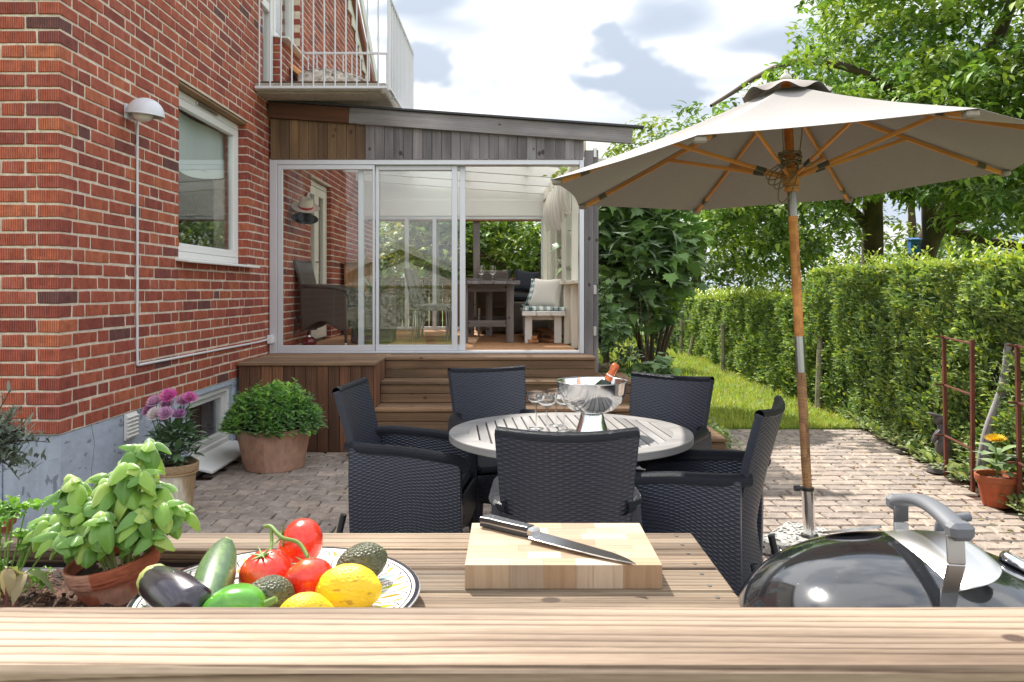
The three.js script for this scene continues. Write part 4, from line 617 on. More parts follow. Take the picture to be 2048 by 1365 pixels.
// ---------------------------------------------------------------- patterned dish with vegetables
const PX = -0.39, PZ = 1.335;
{
  const cv = document.createElement('canvas'); cv.width = cv.height = 1024; const c = cv.getContext('2d'); c.translate(512, 512); c.fillStyle = '#f4f1ea'; c.fillRect(-512, -512, 1024, 1024);
  const ring = (r, w, col) => { c.beginPath(); c.arc(0, 0, r, 0, 7); c.lineWidth = w; c.strokeStyle = col; c.stroke(); };
  ring(496, 16, '#22222c'); ring(474, 5, '#22222c'); ring(322, 14, '#22222c'); ring(300, 5, '#22222c'); ring(200, 4, '#3f5f8c');
  for (let i = 0; i < 26; i++) {
    c.save(); c.rotate(i / 26 * Math.PI * 2);
    c.lineWidth = 5; c.strokeStyle = '#22222c'; c.beginPath(); c.moveTo(336, 0); c.bezierCurveTo(380, -52, 430, -52, 464, -4); c.bezierCurveTo(430, 46, 384, 46, 336, 0); c.stroke();
    c.fillStyle = ['#d9822b', '#a9b83b', '#8fb7b4', '#c2453a'][i % 4]; c.beginPath(); c.moveTo(350, 0); c.bezierCurveTo(385, -20, 420, -24, 452, -2); c.bezierCurveTo(420, 10, 385, 12, 350, 0); c.fill();
    c.beginPath(); for (let t = 0; t < 14; t++) { const a = t * 0.75, q = 2 + t * 1.2; c.lineTo(400 + q * Math.cos(a), 22 + q * Math.sin(a)); } c.lineWidth = 3; c.stroke();
    c.fillStyle = i % 2 ? '#e08b2e' : '#b9c13f'; c.save(); c.rotate(0.12); c.beginPath(); c.ellipse(442, 0, 24, 8, 0.6, 0, 7); c.fill(); c.beginPath(); c.ellipse(366, 0, 18, 6, -0.6, 0, 7); c.fill(); c.restore();
    c.restore();
  }
  const t = new THREE.CanvasTexture(cv); t.colorSpace = THREE.SRGBColorSpace; t.magFilter = THREE.LinearFilter;
  const d = thing('patterned_dish', 'large round white ceramic dish with painted orange and green leaf border', 'dish', [PX, CT + 0.001, -PZ]);
  const g = lathe([[0, 0.004], [0.09, 0.004], [0.10, 0.0], [0.115, 0.004], [0.19, 0.021], [0.232, 0.0275], [0.2355, 0.031], [0.232, 0.0335], [0.19, 0.027], [0.14, 0.0155], [0.10, 0.0125], [0, 0.012]], 96);
  { const p = g.attributes.position, q = g.attributes.uv; for (let i = 0; i < p.count; i++) q.setXY(i, 0.5 + p.getX(i) / 0.474, 0.5 + p.getZ(i) / 0.474); }
  add(d, 'plate', g, mat({ map: t, roughness: 0.18, clearcoat: 0.6, clearcoatRoughness: 0.1 }));
  const blob = (rx, ry, rz, f, n = 48, m = 32) => { const s = new THREE.SphereGeometry(1, n, m), p = s.attributes.position; for (let i = 0; i < p.count; i++) { const x = p.getX(i), y = p.getY(i), z = p.getZ(i), k = f ? f(x, y, z) : 1; p.setXYZ(i, x * rx * k, y * ry * k, z * rz * k); } s.computeVertexNormals(); return s; };
  const green = mat({ color: lin(0.16, 0.26, 0.05), roughness: 0.6 });
  // three tomatoes on one vine
  const v = thing('vine_tomatoes', 'three glossy red tomatoes on one green vine, on the dish', 'tomatoes', [PX, CT + 0.013, -PZ]);
  const tom = mat({ color: 0xffffff, map: tex(512, 256, (x, y) => { const b = fbm(x * 7, y * 4, 3, 4), f = step(0.60, 0.75, noise(x * 150, y * 75, 5)) * 0.06, o = step(0.5, 0.75, fbm(x * 4 + 3, y * 3, 9, 3)); return [0.86 + 0.06 * (b - 0.5) + f, 0.17 + 0.12 * (b - 0.5) + 0.12 * o + f, 0.07 + 0.05 * (b - 0.5) + f]; }), roughness: 0.3, bumpMap: tex(128, 128, (x, y) => fbm(x * 6, y * 4, 3, 3), false), bumpScale: 0.002, clearcoat: 0.5, clearcoatRoughness: 0.08, specularIntensity: 0.8 });
  const calyx = (x, y, z, rot) => { const gs = []; for (let i = 0; i < 6; i++) { const a = i / 6 * 6.28; gs.push(at(new THREE.ConeGeometry(0.0032, 0.026, 5).rotateZ(-1.25).translate(0.013, 0.003, 0), 0, 0, 0, a)); } const m = add(v, 'calyx', mergeGeometries(gs), green, [x, y, z], rot); return m; };
  for (const [x, y, Z, s, rot] of [[-0.424, 0.038, 1.37, 1.08, [0.25, 0, 0.1]], [-0.340, 0.038, 1.335, 1.02, [-0.7, 0, 0.35]], [-0.390, 0.060, 1.465, 1.1, [0.3, 0, 1.1]]]) {
    const m = add(v, 'tomato', blob(0.0415 * s, 0.036 * s, 0.0415 * s, (a, b, c) => (1 - 0.13 * Math.exp(-((1 - b) * 9))) * (1 + 0.018 * Math.sin(5 * Math.atan2(c, a)) * (0.4 + 0.6 * b * b))), tom, [x - PX, y, PZ - Z], rot);
    const up = new THREE.Vector3(0, 0.033 * s, 0).applyEuler(m.rotation).add(m.position); calyx(up.x, up.y, up.z, rot);
  }
  const sp = (x, y, Z) => new THREE.Vector3(x - PX, y - CT - 0.013, PZ - Z);
  add(v, 'vine_stem', tubeGeo([sp(-0.445, 0.954, 1.43), sp(-0.43, 0.957, 1.42), sp(-0.405, 0.944, 1.40), sp(-0.375, 0.934, 1.40), sp(-0.35, 0.912, 1.375)], 0.0036, 30, 8), green); add(v, 'vine_stem', tubeGeo([sp(-0.43, 0.956, 1.42), sp(-0.423, 0.935, 1.40), sp(-0.420, 0.920, 1.375)], 0.003, 16, 8), green); add(v, 'vine_stem', tubeGeo([sp(-0.40, 0.942, 1.40), sp(-0.41, 0.927, 1.42), sp(-0.415, 0.917, 1.44)], 0.003, 16, 8), green);
  const pores = tex(256, 256, (x, y) => noise(x * 60, y * 36, 2) * 0.7 + 0.3 * noise(x * 110, y * 60), false), rindMat = mat({ color: 0xffffff, map: tex(256, 128, (x, y) => { const b = fbm(x * 8, y * 5, 3, 4), s = step(0.8, 0.9, noise(x * 40, y * 22, 4)) * 0.18; return [0.93 + 0.05 * (b - 0.5) - s, 0.76 + 0.12 * (b - 0.5) - s, 0.10 + 0.12 * (b - 0.5)]; }), roughness: 0.5, bumpMap: pores, bumpScale: 0.0012 });
  const lemonG = blob(0.052, 0.04, 0.041, (x, y, z) => 1 + 0.16 * Math.exp(-(1 - Math.abs(x)) * 12) + 0.10 * (fbm(x * 2.2 + 4, y * 2.2 + 9, z * 2.2 + 2, 2) - 0.5));
  one('lemon', lemonG, rindMat, 'large knobbly yellow lemon resting on the dish in front of an avocado', 'lemon', [-0.266, CT + 0.053, -1.295], [0, -0.35, 0.12]);
  one('lemon', lemonG.clone().scale(0.72, 0.78, 0.78), rindMat, 'smaller yellow lemon just peeping over the bar shelf, between avocado and big lemon', 'lemon', [-0.318, CT + 0.042, -1.225], [0, 0.3, 0]);
  const avMat = mat({ color: 0xffffff, roughness: 0.5, map: tex(256, 256, (x, y) => { const k = noise(x * 70, y * 45, 3), b = fbm(x * 8, y * 8, 5); return [0.20 + 0.12 * k + 0.1 * b, 0.22 + 0.12 * k + 0.08 * b, 0.16 + 0.08 * k + 0.03 * b]; }), bumpMap: pores, bumpScale: 0.004 });
  const avG = blob(0.050, 0.033, 0.034, (x, y, z) => 1 - 0.16 * step(0.1, 1, x));
  one('avocado', avG, avMat, 'dark green avocado behind the big lemon', 'avocado', [-0.262, CT + 0.058, -1.41], [0, 0.25, 0.25]);
  one('avocado', avG.clone().scale(0.86, 0.95, 0.95), avMat, 'dark green avocado in front of the tomatoes', 'avocado', [-0.385, CT + 0.050, -1.275], [0, 0.5, 0]);
  // courgette
  const cg = thing('courgette', 'plump green courgette lying on the dish beside the aubergine', 'courgette', [-0.497, CT + 0.062, -1.335]); cg.rotation.set(0.10, 0.22, 0);
  const cgMat = mat({ color: 0xffffff, roughness: 0.38, clearcoat: 0.3, clearcoatRoughness: 0.25, map: tex(256, 256, (x, y) => { const st = 0.5 + 0.5 * Math.sin(x * 6.283 * 7), k = fbm(x * 40, y * 30, 2, 3); return [0.24 + 0.14 * st * k + 0.1 * k, 0.34 + 0.16 * st * k + 0.1 * k, 0.22 + 0.1 * k]; }) });
  { const pr = []; for (let i = 0; i <= 24; i++) { const t = i / 24, y = -0.12 + 0.24 * t; pr.push([0.034 * Math.pow(Math.sin(Math.PI * clamp(0.06 + 0.88 * t)), 0.42) * (1.05 - 0.2 * t), y]); } pr.unshift([0, -0.121]); pr.push([0, 0.121]); const g2 = lathe(pr, 36); g2.rotateX(-Math.PI / 2); add(cg, 'fruit', g2, cgMat); add(cg, 'stalk', lathe([[0, 0], [0.016, 0], [0.012, 0.012], [0.009, 0.02], [0, 0.02]], 6).rotateX(-Math.PI / 2), mat({ color: lin(0.3, 0.36, 0.14), roughness: 0.7 }), [0, 0, -0.118]); }
  // aubergine
  const eg = thing('aubergine', 'shiny dark purple aubergine with pale green cap on the dish edge', 'aubergine', [-0.59, CT + 0.068, -1.30]); eg.rotation.set(0, -0.70, -0.12); eg.scale.setScalar(0.92);
  { const pr = [[0, -0.004], [0.02, -0.002]]; for (let i = 1; i <= 24; i++) { const t = i / 24; pr.push([0.026 + 0.016 * Math.sin(t * 2.4) - (t > 0.86 ? (t - 0.86) ** 2 * 1.6 : 0), t * 0.17]); } pr.push([0, 0.178]); const g2 = lathe(pr, 40); g2.rotateZ(-Math.PI / 2); add(eg, 'fruit', g2, mat({ color: lin(0.014, 0.007, 0.018), roughness: 0.3, clearcoat: 0.8, clearcoatRoughness: 0.1, bumpMap: tex(128, 128, (x, y) => fbm(x * 8, y * 2, 3, 3), false), bumpScale: 0.003 }));
    const cp = lathe([[0, -0.018], [0.009, -0.018], [0.011, -0.006], [0.026, 0.0], [0.031, 0.012], [0.030, 0.022]], 10); { const p = cp.attributes.position; for (let i = 0; i < p.count; i++) if (p.getY(i) > 0.015) p.setY(i, p.getY(i) + 0.012 * ((i % 2) ? 1 : -0.6)); cp.computeVertexNormals(); } cp.rotateZ(-Math.PI / 2); add(eg, 'cap', cp, mat({ color: lin(0.34, 0.36, 0.10), roughness: 0.6, side: THREE.DoubleSide })); }
  // green pepper
  const pg = thing('green_pepper', 'bright green bell pepper showing over the bar shelf', 'pepper', [-0.425, CT + 0.048, -1.215]);
  add(pg, 'fruit', blob(0.050, 0.040, 0.042, (x, y, z) => 1 + 0.07 * Math.cos(4 * Math.atan2(y, z) + 0.6) * (1 - x * x)), mat({ color: 0xffffff, map: tex(256, 128, (x, y) => { const b = fbm(x * 9, y * 3, 2, 4); return [0.34 + 0.25 * (b - 0.5), 0.60 + 0.2 * (b - 0.5), 0.16 + 0.1 * (b - 0.5)]; }), roughness: 0.28, clearcoat: 0.4, clearcoatRoughness: 0.08 }), [0, 0, 0], [0.5, 0.2, 0.15]); rod(pg, 'stalk', new THREE.Vector3(0.045, 0.01, 0), new THREE.Vector3(0.065, 0.02, 0), 0.006, 0.005, green);
}
// ---------------------------------------------------------------- kettle grill
{
  const g = thing('kettle_grill', 'black enamel kettle grill with curved grey lid handle', 'grill', [0.66, 0, -1.32]);
  const dust = tex(512, 512, (x, y) => { const s = noise(x * 260, y * 130, 3) > 0.975 ? 1 : 0; return 0.07 + 0.06 * fbm(x * 14, y * 6, 2, 4) + 0.5 * s; }, false);
  const enamel = mat({ color: lin(0.012, 0.013, 0.016), roughness: 1, roughnessMap: dust, clearcoat: 1, clearcoatRoughness: 0.05 });
  const lid = []; for (let i = 0; i <= 26; i++) { const a = i / 26 * Math.PI / 2; lid.push([0.288 * Math.pow(Math.cos(a), 0.92), 0.785 + 0.172 * Math.pow(Math.sin(a), 1.0)]); } lid.unshift([0.282, 0.775], [0.292, 0.778], [0.291, 0.786]); lid[lid.length - 1][0] = 0;
  const l = add(g, 'lid', lathe(lid, 80), enamel), bowl = []; for (let i = 0; i <= 20; i++) { const a = i / 20 * Math.PI / 2; bowl.push([0.284 * Math.sin(a) + 0.0001, 0.772 - 0.25 * Math.cos(a)]); }
  add(g, 'bowl', lathe(bowl, 64), enamel); add(g, 'rim', new THREE.TorusGeometry(0.289, 0.006, 8, 80), enamel, [0, 0.776, 0], [Math.PI / 2, 0, 0]);
  for (let k = 0; k < 3; k++) { const a = 0.5 + k * 2.094; rod(g, 'leg', new THREE.Vector3(Math.cos(a) * 0.30, k ? 0.08 : 0, Math.sin(a) * 0.30), new THREE.Vector3(Math.cos(a) * 0.2, 0.62, Math.sin(a) * 0.2), 0.012, 0.012, satin); if (k) add(g, 'wheel', new THREE.TorusGeometry(0.06, 0.02, 10, 28), blackPlastic, [Math.cos(a) * 0.31, 0.081, Math.sin(a) * 0.31], [0, -a + 1.57, 0]); }
  const plastic = mat({ color: lin(0.13, 0.135, 0.15), roughness: 0.5 });
  // lid handle: two flat brackets and a curved grip that runs away from the viewer
  const H = (x, y, Z) => new THREE.Vector3(x - 0.66, y, 1.32 - Z);
  const br = (p, n) => add(g, n, mergeGeometries(p.slice(1).map((q, i) => { const m = bar(g, 'tmp', p[i], q, 0.026, 0.005, satin, 0.001, new THREE.Vector3(0, 0, 1)); g.remove(m); m.updateMatrix(); return m.geometry.applyMatrix4(m.matrix); })), satin);
  br([H(0.700, 0.925, 1.43), H(0.704, 0.96, 1.44), H(0.70, 0.993, 1.432)], 'handle_bracket'); br([H(0.645, 0.928, 1.175), H(0.648, 0.98, 1.16), H(0.650, 1.028, 1.168)], 'handle_bracket');
  const grip = []; for (let i = 0; i <= 10; i++) { const t = i / 10; grip.push(H(mix(0.70, 0.65, t), mix(0.995, 1.03, t) + 0.020 * Math.sin(Math.PI * t), mix(1.445, 1.155, t))); }
  { const cur = new THREE.CatmullRomCurve3(grip), tg = new THREE.TubeGeometry(cur, 40, 0.0135, 12, false), p = tg.attributes.position; for (let i = 0; i < p.count; i++) { const s = Math.floor(i / 13) / 40, c = cur.getPoint(s); p.setY(i, c.y + (p.getY(i) - c.y) * 0.8); p.setX(i, c.x + (p.getX(i) - c.x) * 1.25); } tg.computeVertexNormals(); const gm = add(g, 'lid_handle', tg, plastic); gm.userData.label = 'grey plastic grip';
    for (const s of [0.0, 1.0]) add(gm, 'end_block', cbox(0.036, 0.026, 0.028, 0.007), plastic).position.copy(cur.getPoint(s)); }
  add(g, 'heat_shield', sheet((u, v) => { const a = (u - 0.5) * 2, b = (v - 0.5) * 2, r = Math.hypot(a, b); return H(0.675 + 0.055 * a - 0.01 * b, 0.966 - 0.018 * b * b + 0.012 * a - 0.02 * Math.max(0, -a) ** 2, 1.29 + 0.13 * b * Math.sqrt(1 - 0.55 * a * a)); }, 16, 24, 0.0016, 0.1, 0.25), mat({ color: lin(0.72, 0.71, 0.69), metalness: 1, roughness: 0.28 }));
  add(g, 'lid_vent', new THREE.CylinderGeometry(0.05, 0.05, 0.004, 40), satin, [-0.045, 0.946, -0.12], [-0.32, 0, 0.1]);
  add(g, 'lid_hook', tubeGeo([H(0.735, 0.945, 1.37), H(0.737, 0.975, 1.37), H(0.745, 0.983, 1.37), H(0.79, 0.988, 1.375)], 0.008, 20, 10), plastic);
  const th = new THREE.Group(); th.name = 'thermometer'; th.position.set(0.165, 0.925, 0.03); th.rotation.set(0.05, 0, -0.5); g.add(th);
  add(th, 'bezel', lathe([[0, 0], [0.034, 0], [0.036, 0.006], [0.034, 0.014], [0.028, 0.016], [0.027, 0.012], [0, 0.012]], 36), steel); add(th, 'dial', new THREE.CylinderGeometry(0.0265, 0.0265, 0.001, 30), whitePaint, [0, 0.0128, 0]);
  const sh = rod(g, 'side_handle', new THREE.Vector3(-0.31, 0.745, -0.17), new THREE.Vector3(-0.33, 0.745, -0.02), 0.014, 0.014, mat({ color: lin(0.45, 0.44, 0.42), roughness: 0.5 }));
  for (const z of [-0.16, -0.04]) rod(g, 'side_handle_bracket', new THREE.Vector3(-0.26, 0.745, z), new THREE.Vector3(-0.318, 0.745, z), 0.006, 0.006, satin);
}
// ---------------------------------------------------------------- wall lamp, cable, socket
{
  const l = thing('wall_lamp', 'small white dome lamp on the brick wall beside the kitchen window', 'lamp', [WX, 2.44, -4.83]);
  const enam = mat({ color: lin(0.62, 0.63, 0.68), roughness: 0.35 });
  const dome = new THREE.SphereGeometry(1, 36, 16, 0, Math.PI * 2, 0, Math.PI / 2); dome.scale(0.115, 0.105, 0.085);
  add(l, 'shade', dome, mat({ color: lin(0.62, 0.63, 0.68), roughness: 0.35, side: THREE.DoubleSide }), [0.115, 0.0, 0], [0, 0, -0.10]); add(l, 'rim', new THREE.TorusGeometry(0.1, 0.005, 8, 40).scale(1.13, 0.85, 1), enam, [0.115, 0, 0], [Math.PI / 2, -0.10, 0]); add(l, 'lamp_glass', new THREE.SphereGeometry(0.06, 20, 12).scale(1, 0.7, 0.9), mat({ color: lin(0.7, 0.7, 0.66), roughness: 0.3 }), [0.10, 0.0, 0]); add(l, 'back_plate', cbox(0.02, 0.09, 0.07, 0.004), enam, [0.012, 0.02, 0]);
  const cm = mat({ color: lin(0.66, 0.65, 0.66), roughness: 0.5 });
  one('lamp_cable', tubeGeo([v3(WX + 0.03, 2.43, 4.92), v3(WX + 0.012, 2.38, 4.95), v3(WX + 0.012, 1.6, 4.95), v3(WX + 0.012, 0.97, 4.95), v3(WX + 0.012, 0.915, 4.97), v3(WX + 0.012, 0.91, 5.05), v3(WX + 0.012, 0.905, 6.2), v3(WX + 0.012, 0.90, 7.2), v3(WX + 0.012, 0.905, 7.58)], 0.0085, 160, 8), cm, 'white cable running down the brick wall from the lamp to the socket box', 'cable');
  const s = thing('socket_box', 'small white socket box on the brick wall next to the sliding doors', 'socket', [WX, 0.905, -7.62]); add(s, 'housing', cbox(0.05, 0.085, 0.07, 0.008), cm, [0.026, 0, 0]); add(s, 'flap', cbox(0.008, 0.06, 0.056, 0.003), whitePaint, [0.055, -0.004, 0]); add(s, 'lead', tubeGeo([new THREE.Vector3(0.03, -0.04, 0.01), new THREE.Vector3(0.03, -0.09, 0.012), new THREE.Vector3(0.025, -0.138, 0.0)], 0.004, 12, 6), cm);
}
// ---------------------------------------------------------------- leaves
const leafMat = (o = {}) => mat({ color: 0xffffff, roughness: 0.92, transmission: 0.42, thickness: 0, clearcoat: 0.22, clearcoatRoughness: 0.42, side: THREE.DoubleSide, ...o });
const LEAF = leafMat(), GLOSSY = leafMat({ clearcoat: 0.7, clearcoatRoughness: 0.3, transmission: 0.36 });
// flat outline leaf: rows of half-widths along a unit midrib (+y), folded and curved
function leafGeo(widths, { fold = 0.25, curl = 0.3, wave = 0 } = {}) {
  const n = widths.length - 1, pos = [], uv = [], idx = [];
  widths.forEach((w, i) => { const t = i / n, y = t, z = curl * t * t; for (const s of [-1, 0, 1]) { pos.push(s * w, y, z - Math.abs(s) * w * fold + (s ? wave * Math.sin(i * 2.4 + s) : 0)); uv.push(0.5 + s * 0.5, t); } });
  for (let i = 0; i < n; i++) for (let s = 0; s < 2; s++) { const a = i * 3 + s, b = a + 1, c = a + 3, d = c + 1; idx.push(a, b, d, a, d, c); }
  const g = new THREE.BufferGeometry(); g.setAttribute('position', new THREE.Float32BufferAttribute(pos, 3)); g.setAttribute('uv', new THREE.Float32BufferAttribute(uv, 2)); g.setIndex(idx); g.computeVertexNormals(); return g;
}
const oval = leafGeo([0.02, 0.2, 0.24, 0.02], { fold: 0.3, curl: 0.25 }), lance = leafGeo([0.02, 0.19, 0.23, 0.15, 0.01], { fold: 0.3, curl: 0.35 }), narrow = leafGeo([0.02, 0.09, 0.08, 0.01], { fold: 0.3, curl: 0.2 });
const blade = leafGeo([0.03, 0.028, 0.02, 0.003], { fold: 0.2, curl: 0.5 });
const mapleGeo = (() => { const s = new THREE.Shape(), pts = [[0, 0], [0.14, 0.02], [0.36, -0.06], [0.33, 0.10], [0.52, 0.22], [0.40, 0.30], [0.52, 0.52], [0.30, 0.46], [0.27, 0.62], [0.14, 0.60], [0, 1.0]]; s.moveTo(0, 0); for (const [x, y] of pts.slice(1)) s.lineTo(x, y); for (const [x, y] of pts.slice(1, -1).reverse()) s.lineTo(-x, y); const g = new THREE.ShapeGeometry(s), p = g.attributes.position; for (let i = 0; i < p.count; i++) { const x = p.getX(i), y = p.getY(i); p.setZ(i, -0.2 * Math.abs(x) + 0.3 * y * y); } g.computeVertexNormals(); return g; })();
const _m = new THREE.Matrix4(), _q = new THREE.Quaternion(), _e = new THREE.Euler(), _s = new THREE.Vector3(), _c = new THREE.Color();
function leaves(parent, name, geo, m, list, kind = 'stuff') { // list of [x, y, Z, size, yaw, pitch, roll, r, g, b]
  const im = new THREE.InstancedMesh(geo, m, list.length); im.name = name; im.castShadow = im.receiveShadow = true; if (kind) im.userData.kind = kind;
  list.forEach((l, i) => { _e.set(l[5], l[4], l[6], 'YXZ'); _m.compose(new THREE.Vector3(l[0], l[1], -l[2]), _q.setFromEuler(_e), _s.set(l[3], l[3], l[3])); im.setMatrixAt(i, _m); _c.setRGB(l[7], l[8], l[9]); im.setColorAt(i, _c); });
  parent.add(im); return im;
}
const shade = (r, pal) => { const a = pal[(r() * pal.length) | 0], k = 0.75 + 0.5 * r(); return [a[0] * k, a[1] * k, a[2] * k]; };
const PRIVET = [[0.17, 0.28, 0.06], [0.24, 0.37, 0.06], [0.33, 0.46, 0.08], [0.10, 0.18, 0.05]], NEW = [[0.40, 0.50, 0.03], [0.48, 0.54, 0.05], [0.32, 0.46, 0.03]];
const CHERRY = [[0.15, 0.28, 0.03], [0.22, 0.37, 0.03], [0.09, 0.18, 0.025], [0.34, 0.45, 0.04], [0.28, 0.41, 0.035]], MAPLE = [[0.12, 0.24, 0.04], [0.15, 0.29, 0.045], [0.22, 0.37, 0.05], [0.09, 0.19, 0.035]];
const bark = (() => { const f = (x, y) => fbm(x * 14, y * 5, 3, 4); return mat({ roughness: 0.95, map: tex(256, 256, (x, y) => { const t = f(x, y); return [0.20 + 0.3 * t, 0.17 + 0.25 * t, 0.14 + 0.2 * t]; }), bumpMap: tex(256, 256, f, false), bumpScale: 0.02 }); })();
function limb(parent, name, pts, r0, r1, m = bark, seg = 20) { const cur = new THREE.CatmullRomCurve3(pts), g = new THREE.TubeGeometry(cur, seg, 1, 9, false), p = g.attributes.position; for (let i = 0; i < p.count; i++) { const s = Math.floor(i / 10) / seg, c = cur.getPoint(s), k = mix(r0, r1, s) * (0.92 + 0.16 * noise(i * 0.7, s * 9)); p.setXYZ(i, c.x + (p.getX(i) - c.x) * k, c.y + (p.getY(i) - c.y) * k, c.z + (p.getZ(i) - c.z) * k); } g.computeVertexNormals(); return add(parent, name, g, m); }
// twigs with leaves through an ellipsoid; hollow pushes them to the shell
function crown(r, [cx, cy, cZ], [rx, ry, rz], twigs, per, size, pal, { droop = 0.5, spread = 0.28, hollow = 0.45, cut = null, clump = 1.5 } = {}) {
  const out = [];
  for (let i = 0; i < twigs; i++) {
    let x, y, z, d; do { x = r() * 2 - 1; y = r() * 2 - 1; z = r() * 2 - 1; d = x * x + y * y + z * z; } while (d > 1 || d < hollow * hollow * r());
    const X = cx + x * rx, Y = cy + y * ry, Z = cZ + z * rz; if (fbm(X * clump + 3, Y * clump, Z * clump, 2) < 0.45 || (cut && cut(X, Y, Z))) continue;
    const yaw = r() * 6.28, c = shade(r, pal);
    for (let k = 0; k < per; k++) { const t = k / per, a = yaw + (r() - 0.5) * 0.7, s = size * (0.65 + 0.6 * r()); out.push([X + Math.sin(a) * spread * t + (r() - 0.5) * size, Y - droop * spread * t * t + (r() - 0.5) * size * 0.9, Z - Math.cos(a) * spread * t + (r() - 0.5) * size, s, yaw + (r() - 0.5) * 3.4, 1.35 + (r() - 0.5) * 1.7 + droop * 0.7, (r() - 0.5) * 1.6, c[0], c[1], c[2]]); }
  }
  return out;
}
// ---------------------------------------------------------------- hedges
function hedge(name, label, zs, height, width, seed, dens, size) {
  const r = rng(seed), [z0, z1] = zs, h = thing(name, label, 'hedge', [0, 0, 0], 0, 'garden hedge beside the lawn'), face = (Z) => 3.48 + Math.max(0, Z - 10) * 0.035 + 0.05 * (fbm(Z * 1.3, 1, 2) - 0.5), list = [];
  const top = (Z) => height(Z) + 0.09 * (fbm(Z * 2.1, 5, 1) - 0.5), L = z1 - z0;
  const put = (x, y, Z, side) => { const fresh = y > top(Z) - 0.10 + 0.1 * r() ? r() < 0.8 : r() < 0.26, c = shade(r, fresh ? NEW : PRIVET), s = size * (0.6 + 0.7 * r()); list.push([x, y, Z, s, side ? 1.57 + Math.PI + (r() - 0.5) * 2.6 : r() * 6.28, (r() - 0.5) * 1.8 + 0.6, (r() - 0.5) * 2, ...c]); };
  for (let i = 0, n = dens * L * 1.5; i < n; i++) { const Z = z0 + L * r(), t = top(Z), y = 0.05 + (t - 0.05) * Math.pow(r(), 0.8), hole = fbm(Z * 5, y * 5, 3, 3); if (hole < 0.42) { if (r() < 0.75) continue; } const bulge = 0.26 * (fbm(Z * 3, y * 3, 1, 3) - 0.5), edge = t - y < 0.15 ? (0.15 - (t - y)) ** 2 * 4 : 0; put(face(Z) + bulge + edge + 0.16 * r() * r(), y, Z, true); }
  for (let i = 0, n = dens * L * width * 0.9; i < n; i++) { const Z = z0 + L * r(), x = face(Z) + width * r(); put(x, top(Z) - 0.05 * r() + 0.03 * (fbm(x * 6, Z * 6, 3, 2) - 0.5), Z, false); }
  for (let i = 0, n = dens * width * 1.2; i < n; i++) { const x = face(z0) + width * r(), y = top(z0) * r(); put(x, y, z0 + 0.12 * r() * r(), true); }
  for (let i = 0, n = L * 26; i < n; i++) { const Z = z0 + L * r(), x = face(Z) + width * r(), s = 0.08 + 0.16 * r(); for (let k = 0; k < 7; k++) list.push([x + (r() - 0.5) * 0.04, top(Z) + s * k / 7, Z + (r() - 0.5) * 0.04, size * 0.9, r() * 6.28, 0.6, 0, ...shade(r, NEW)]); }
  for (let i = 0, n = dens * L * 0.9; i < n; i++) { const Z = z0 + L * r(), y = 0.04 + (top(Z) - 0.06) * r(), c = shade(r, PRIVET); list.push([face(Z) + 0.15 + (width - 0.2) * r(), y, Z, size * (1.3 + 0.9 * r()), r() * 6.28, r() * 3, r() * 3, ...c]); }      // leaves all through the inside
  leaves(h, 'foliage', oval, GLOSSY, list);
  for (let i = 0; i < L * 3; i++) { const Z = z0 + 0.15 + (L - 0.3) * r(), x = face(Z) + 0.10 + 0.12 * r(); limb(h, 'stem', [v3(x, 0, Z), v3(x + 0.03 * (r() - 0.5), 0.35, Z + 0.1 * (r() - 0.5)), v3(x + 0.1 * (r() - 0.5), 0.85, Z + 0.2 * (r() - 0.5))], 0.012 + 0.01 * r(), 0.006, bark, 6); }
  return h;
}
hedge('privet_hedge', 'tall clipped privet hedge behind the rusty plant supports', [3.0, 9.45], () => 1.60, 0.8, 811, 4200, 0.05);
hedge('privet_hedge', 'lower clipped hedge along the lawn, farther from the viewer than the tall one', [9.45, 22.5], (Z) => 1.30 - 0.014 * (Z - 9.45), 0.9, 823, 2500, 0.065);
{ // hedge stakes
  const r = rng(5), sm_ = tone(greyWood, [[0.75, 0.7, 0.5], [0.6, 0.52, 0.4]]);
  for (const [x, Z, h, t, l] of [[3.46, 9.0, 0.88, 0.03, 'pale round stake leaning at the hedge, nearest the parasol pole'], [3.50, 13.2, 0.80, 0.0, 'wooden stake at the hedge, second from the paving'], [3.52, 16.6, 0.95, 0.02, 'wooden stake at the hedge, third from the paving'], [3.60, 16.2, 0.7, 0.14, 'thin stake leaning beside the third hedge stake']]) { const s = thing('hedge_stake', l, 'stake', [x, 0, -Z], 0, 'stakes along the hedge'); rod(s, 'shaft', new THREE.Vector3(0, -0.02, 0), new THREE.Vector3(t, h, 0), 0.037, 0.034, sm_[0], 12); rod(s, 'cut_top', new THREE.Vector3(t, h, 0), new THREE.Vector3(t * 1.01, h + 0.012, 0), 0.033, 0.028, sm_[1], 12); }
  limb(thing('bare_sapling', 'bare leaning stem at the hedge behind the sunflower pot', 'sapling', [0, 0, 0]), 'trunk', [v3(3.36, 0, 5.7), v3(3.40, 0.35, 5.68), v3(3.50, 0.7, 5.66), v3(3.54, 1.0, 5.66)], 0.045, 0.03, greyMats[1]);
}
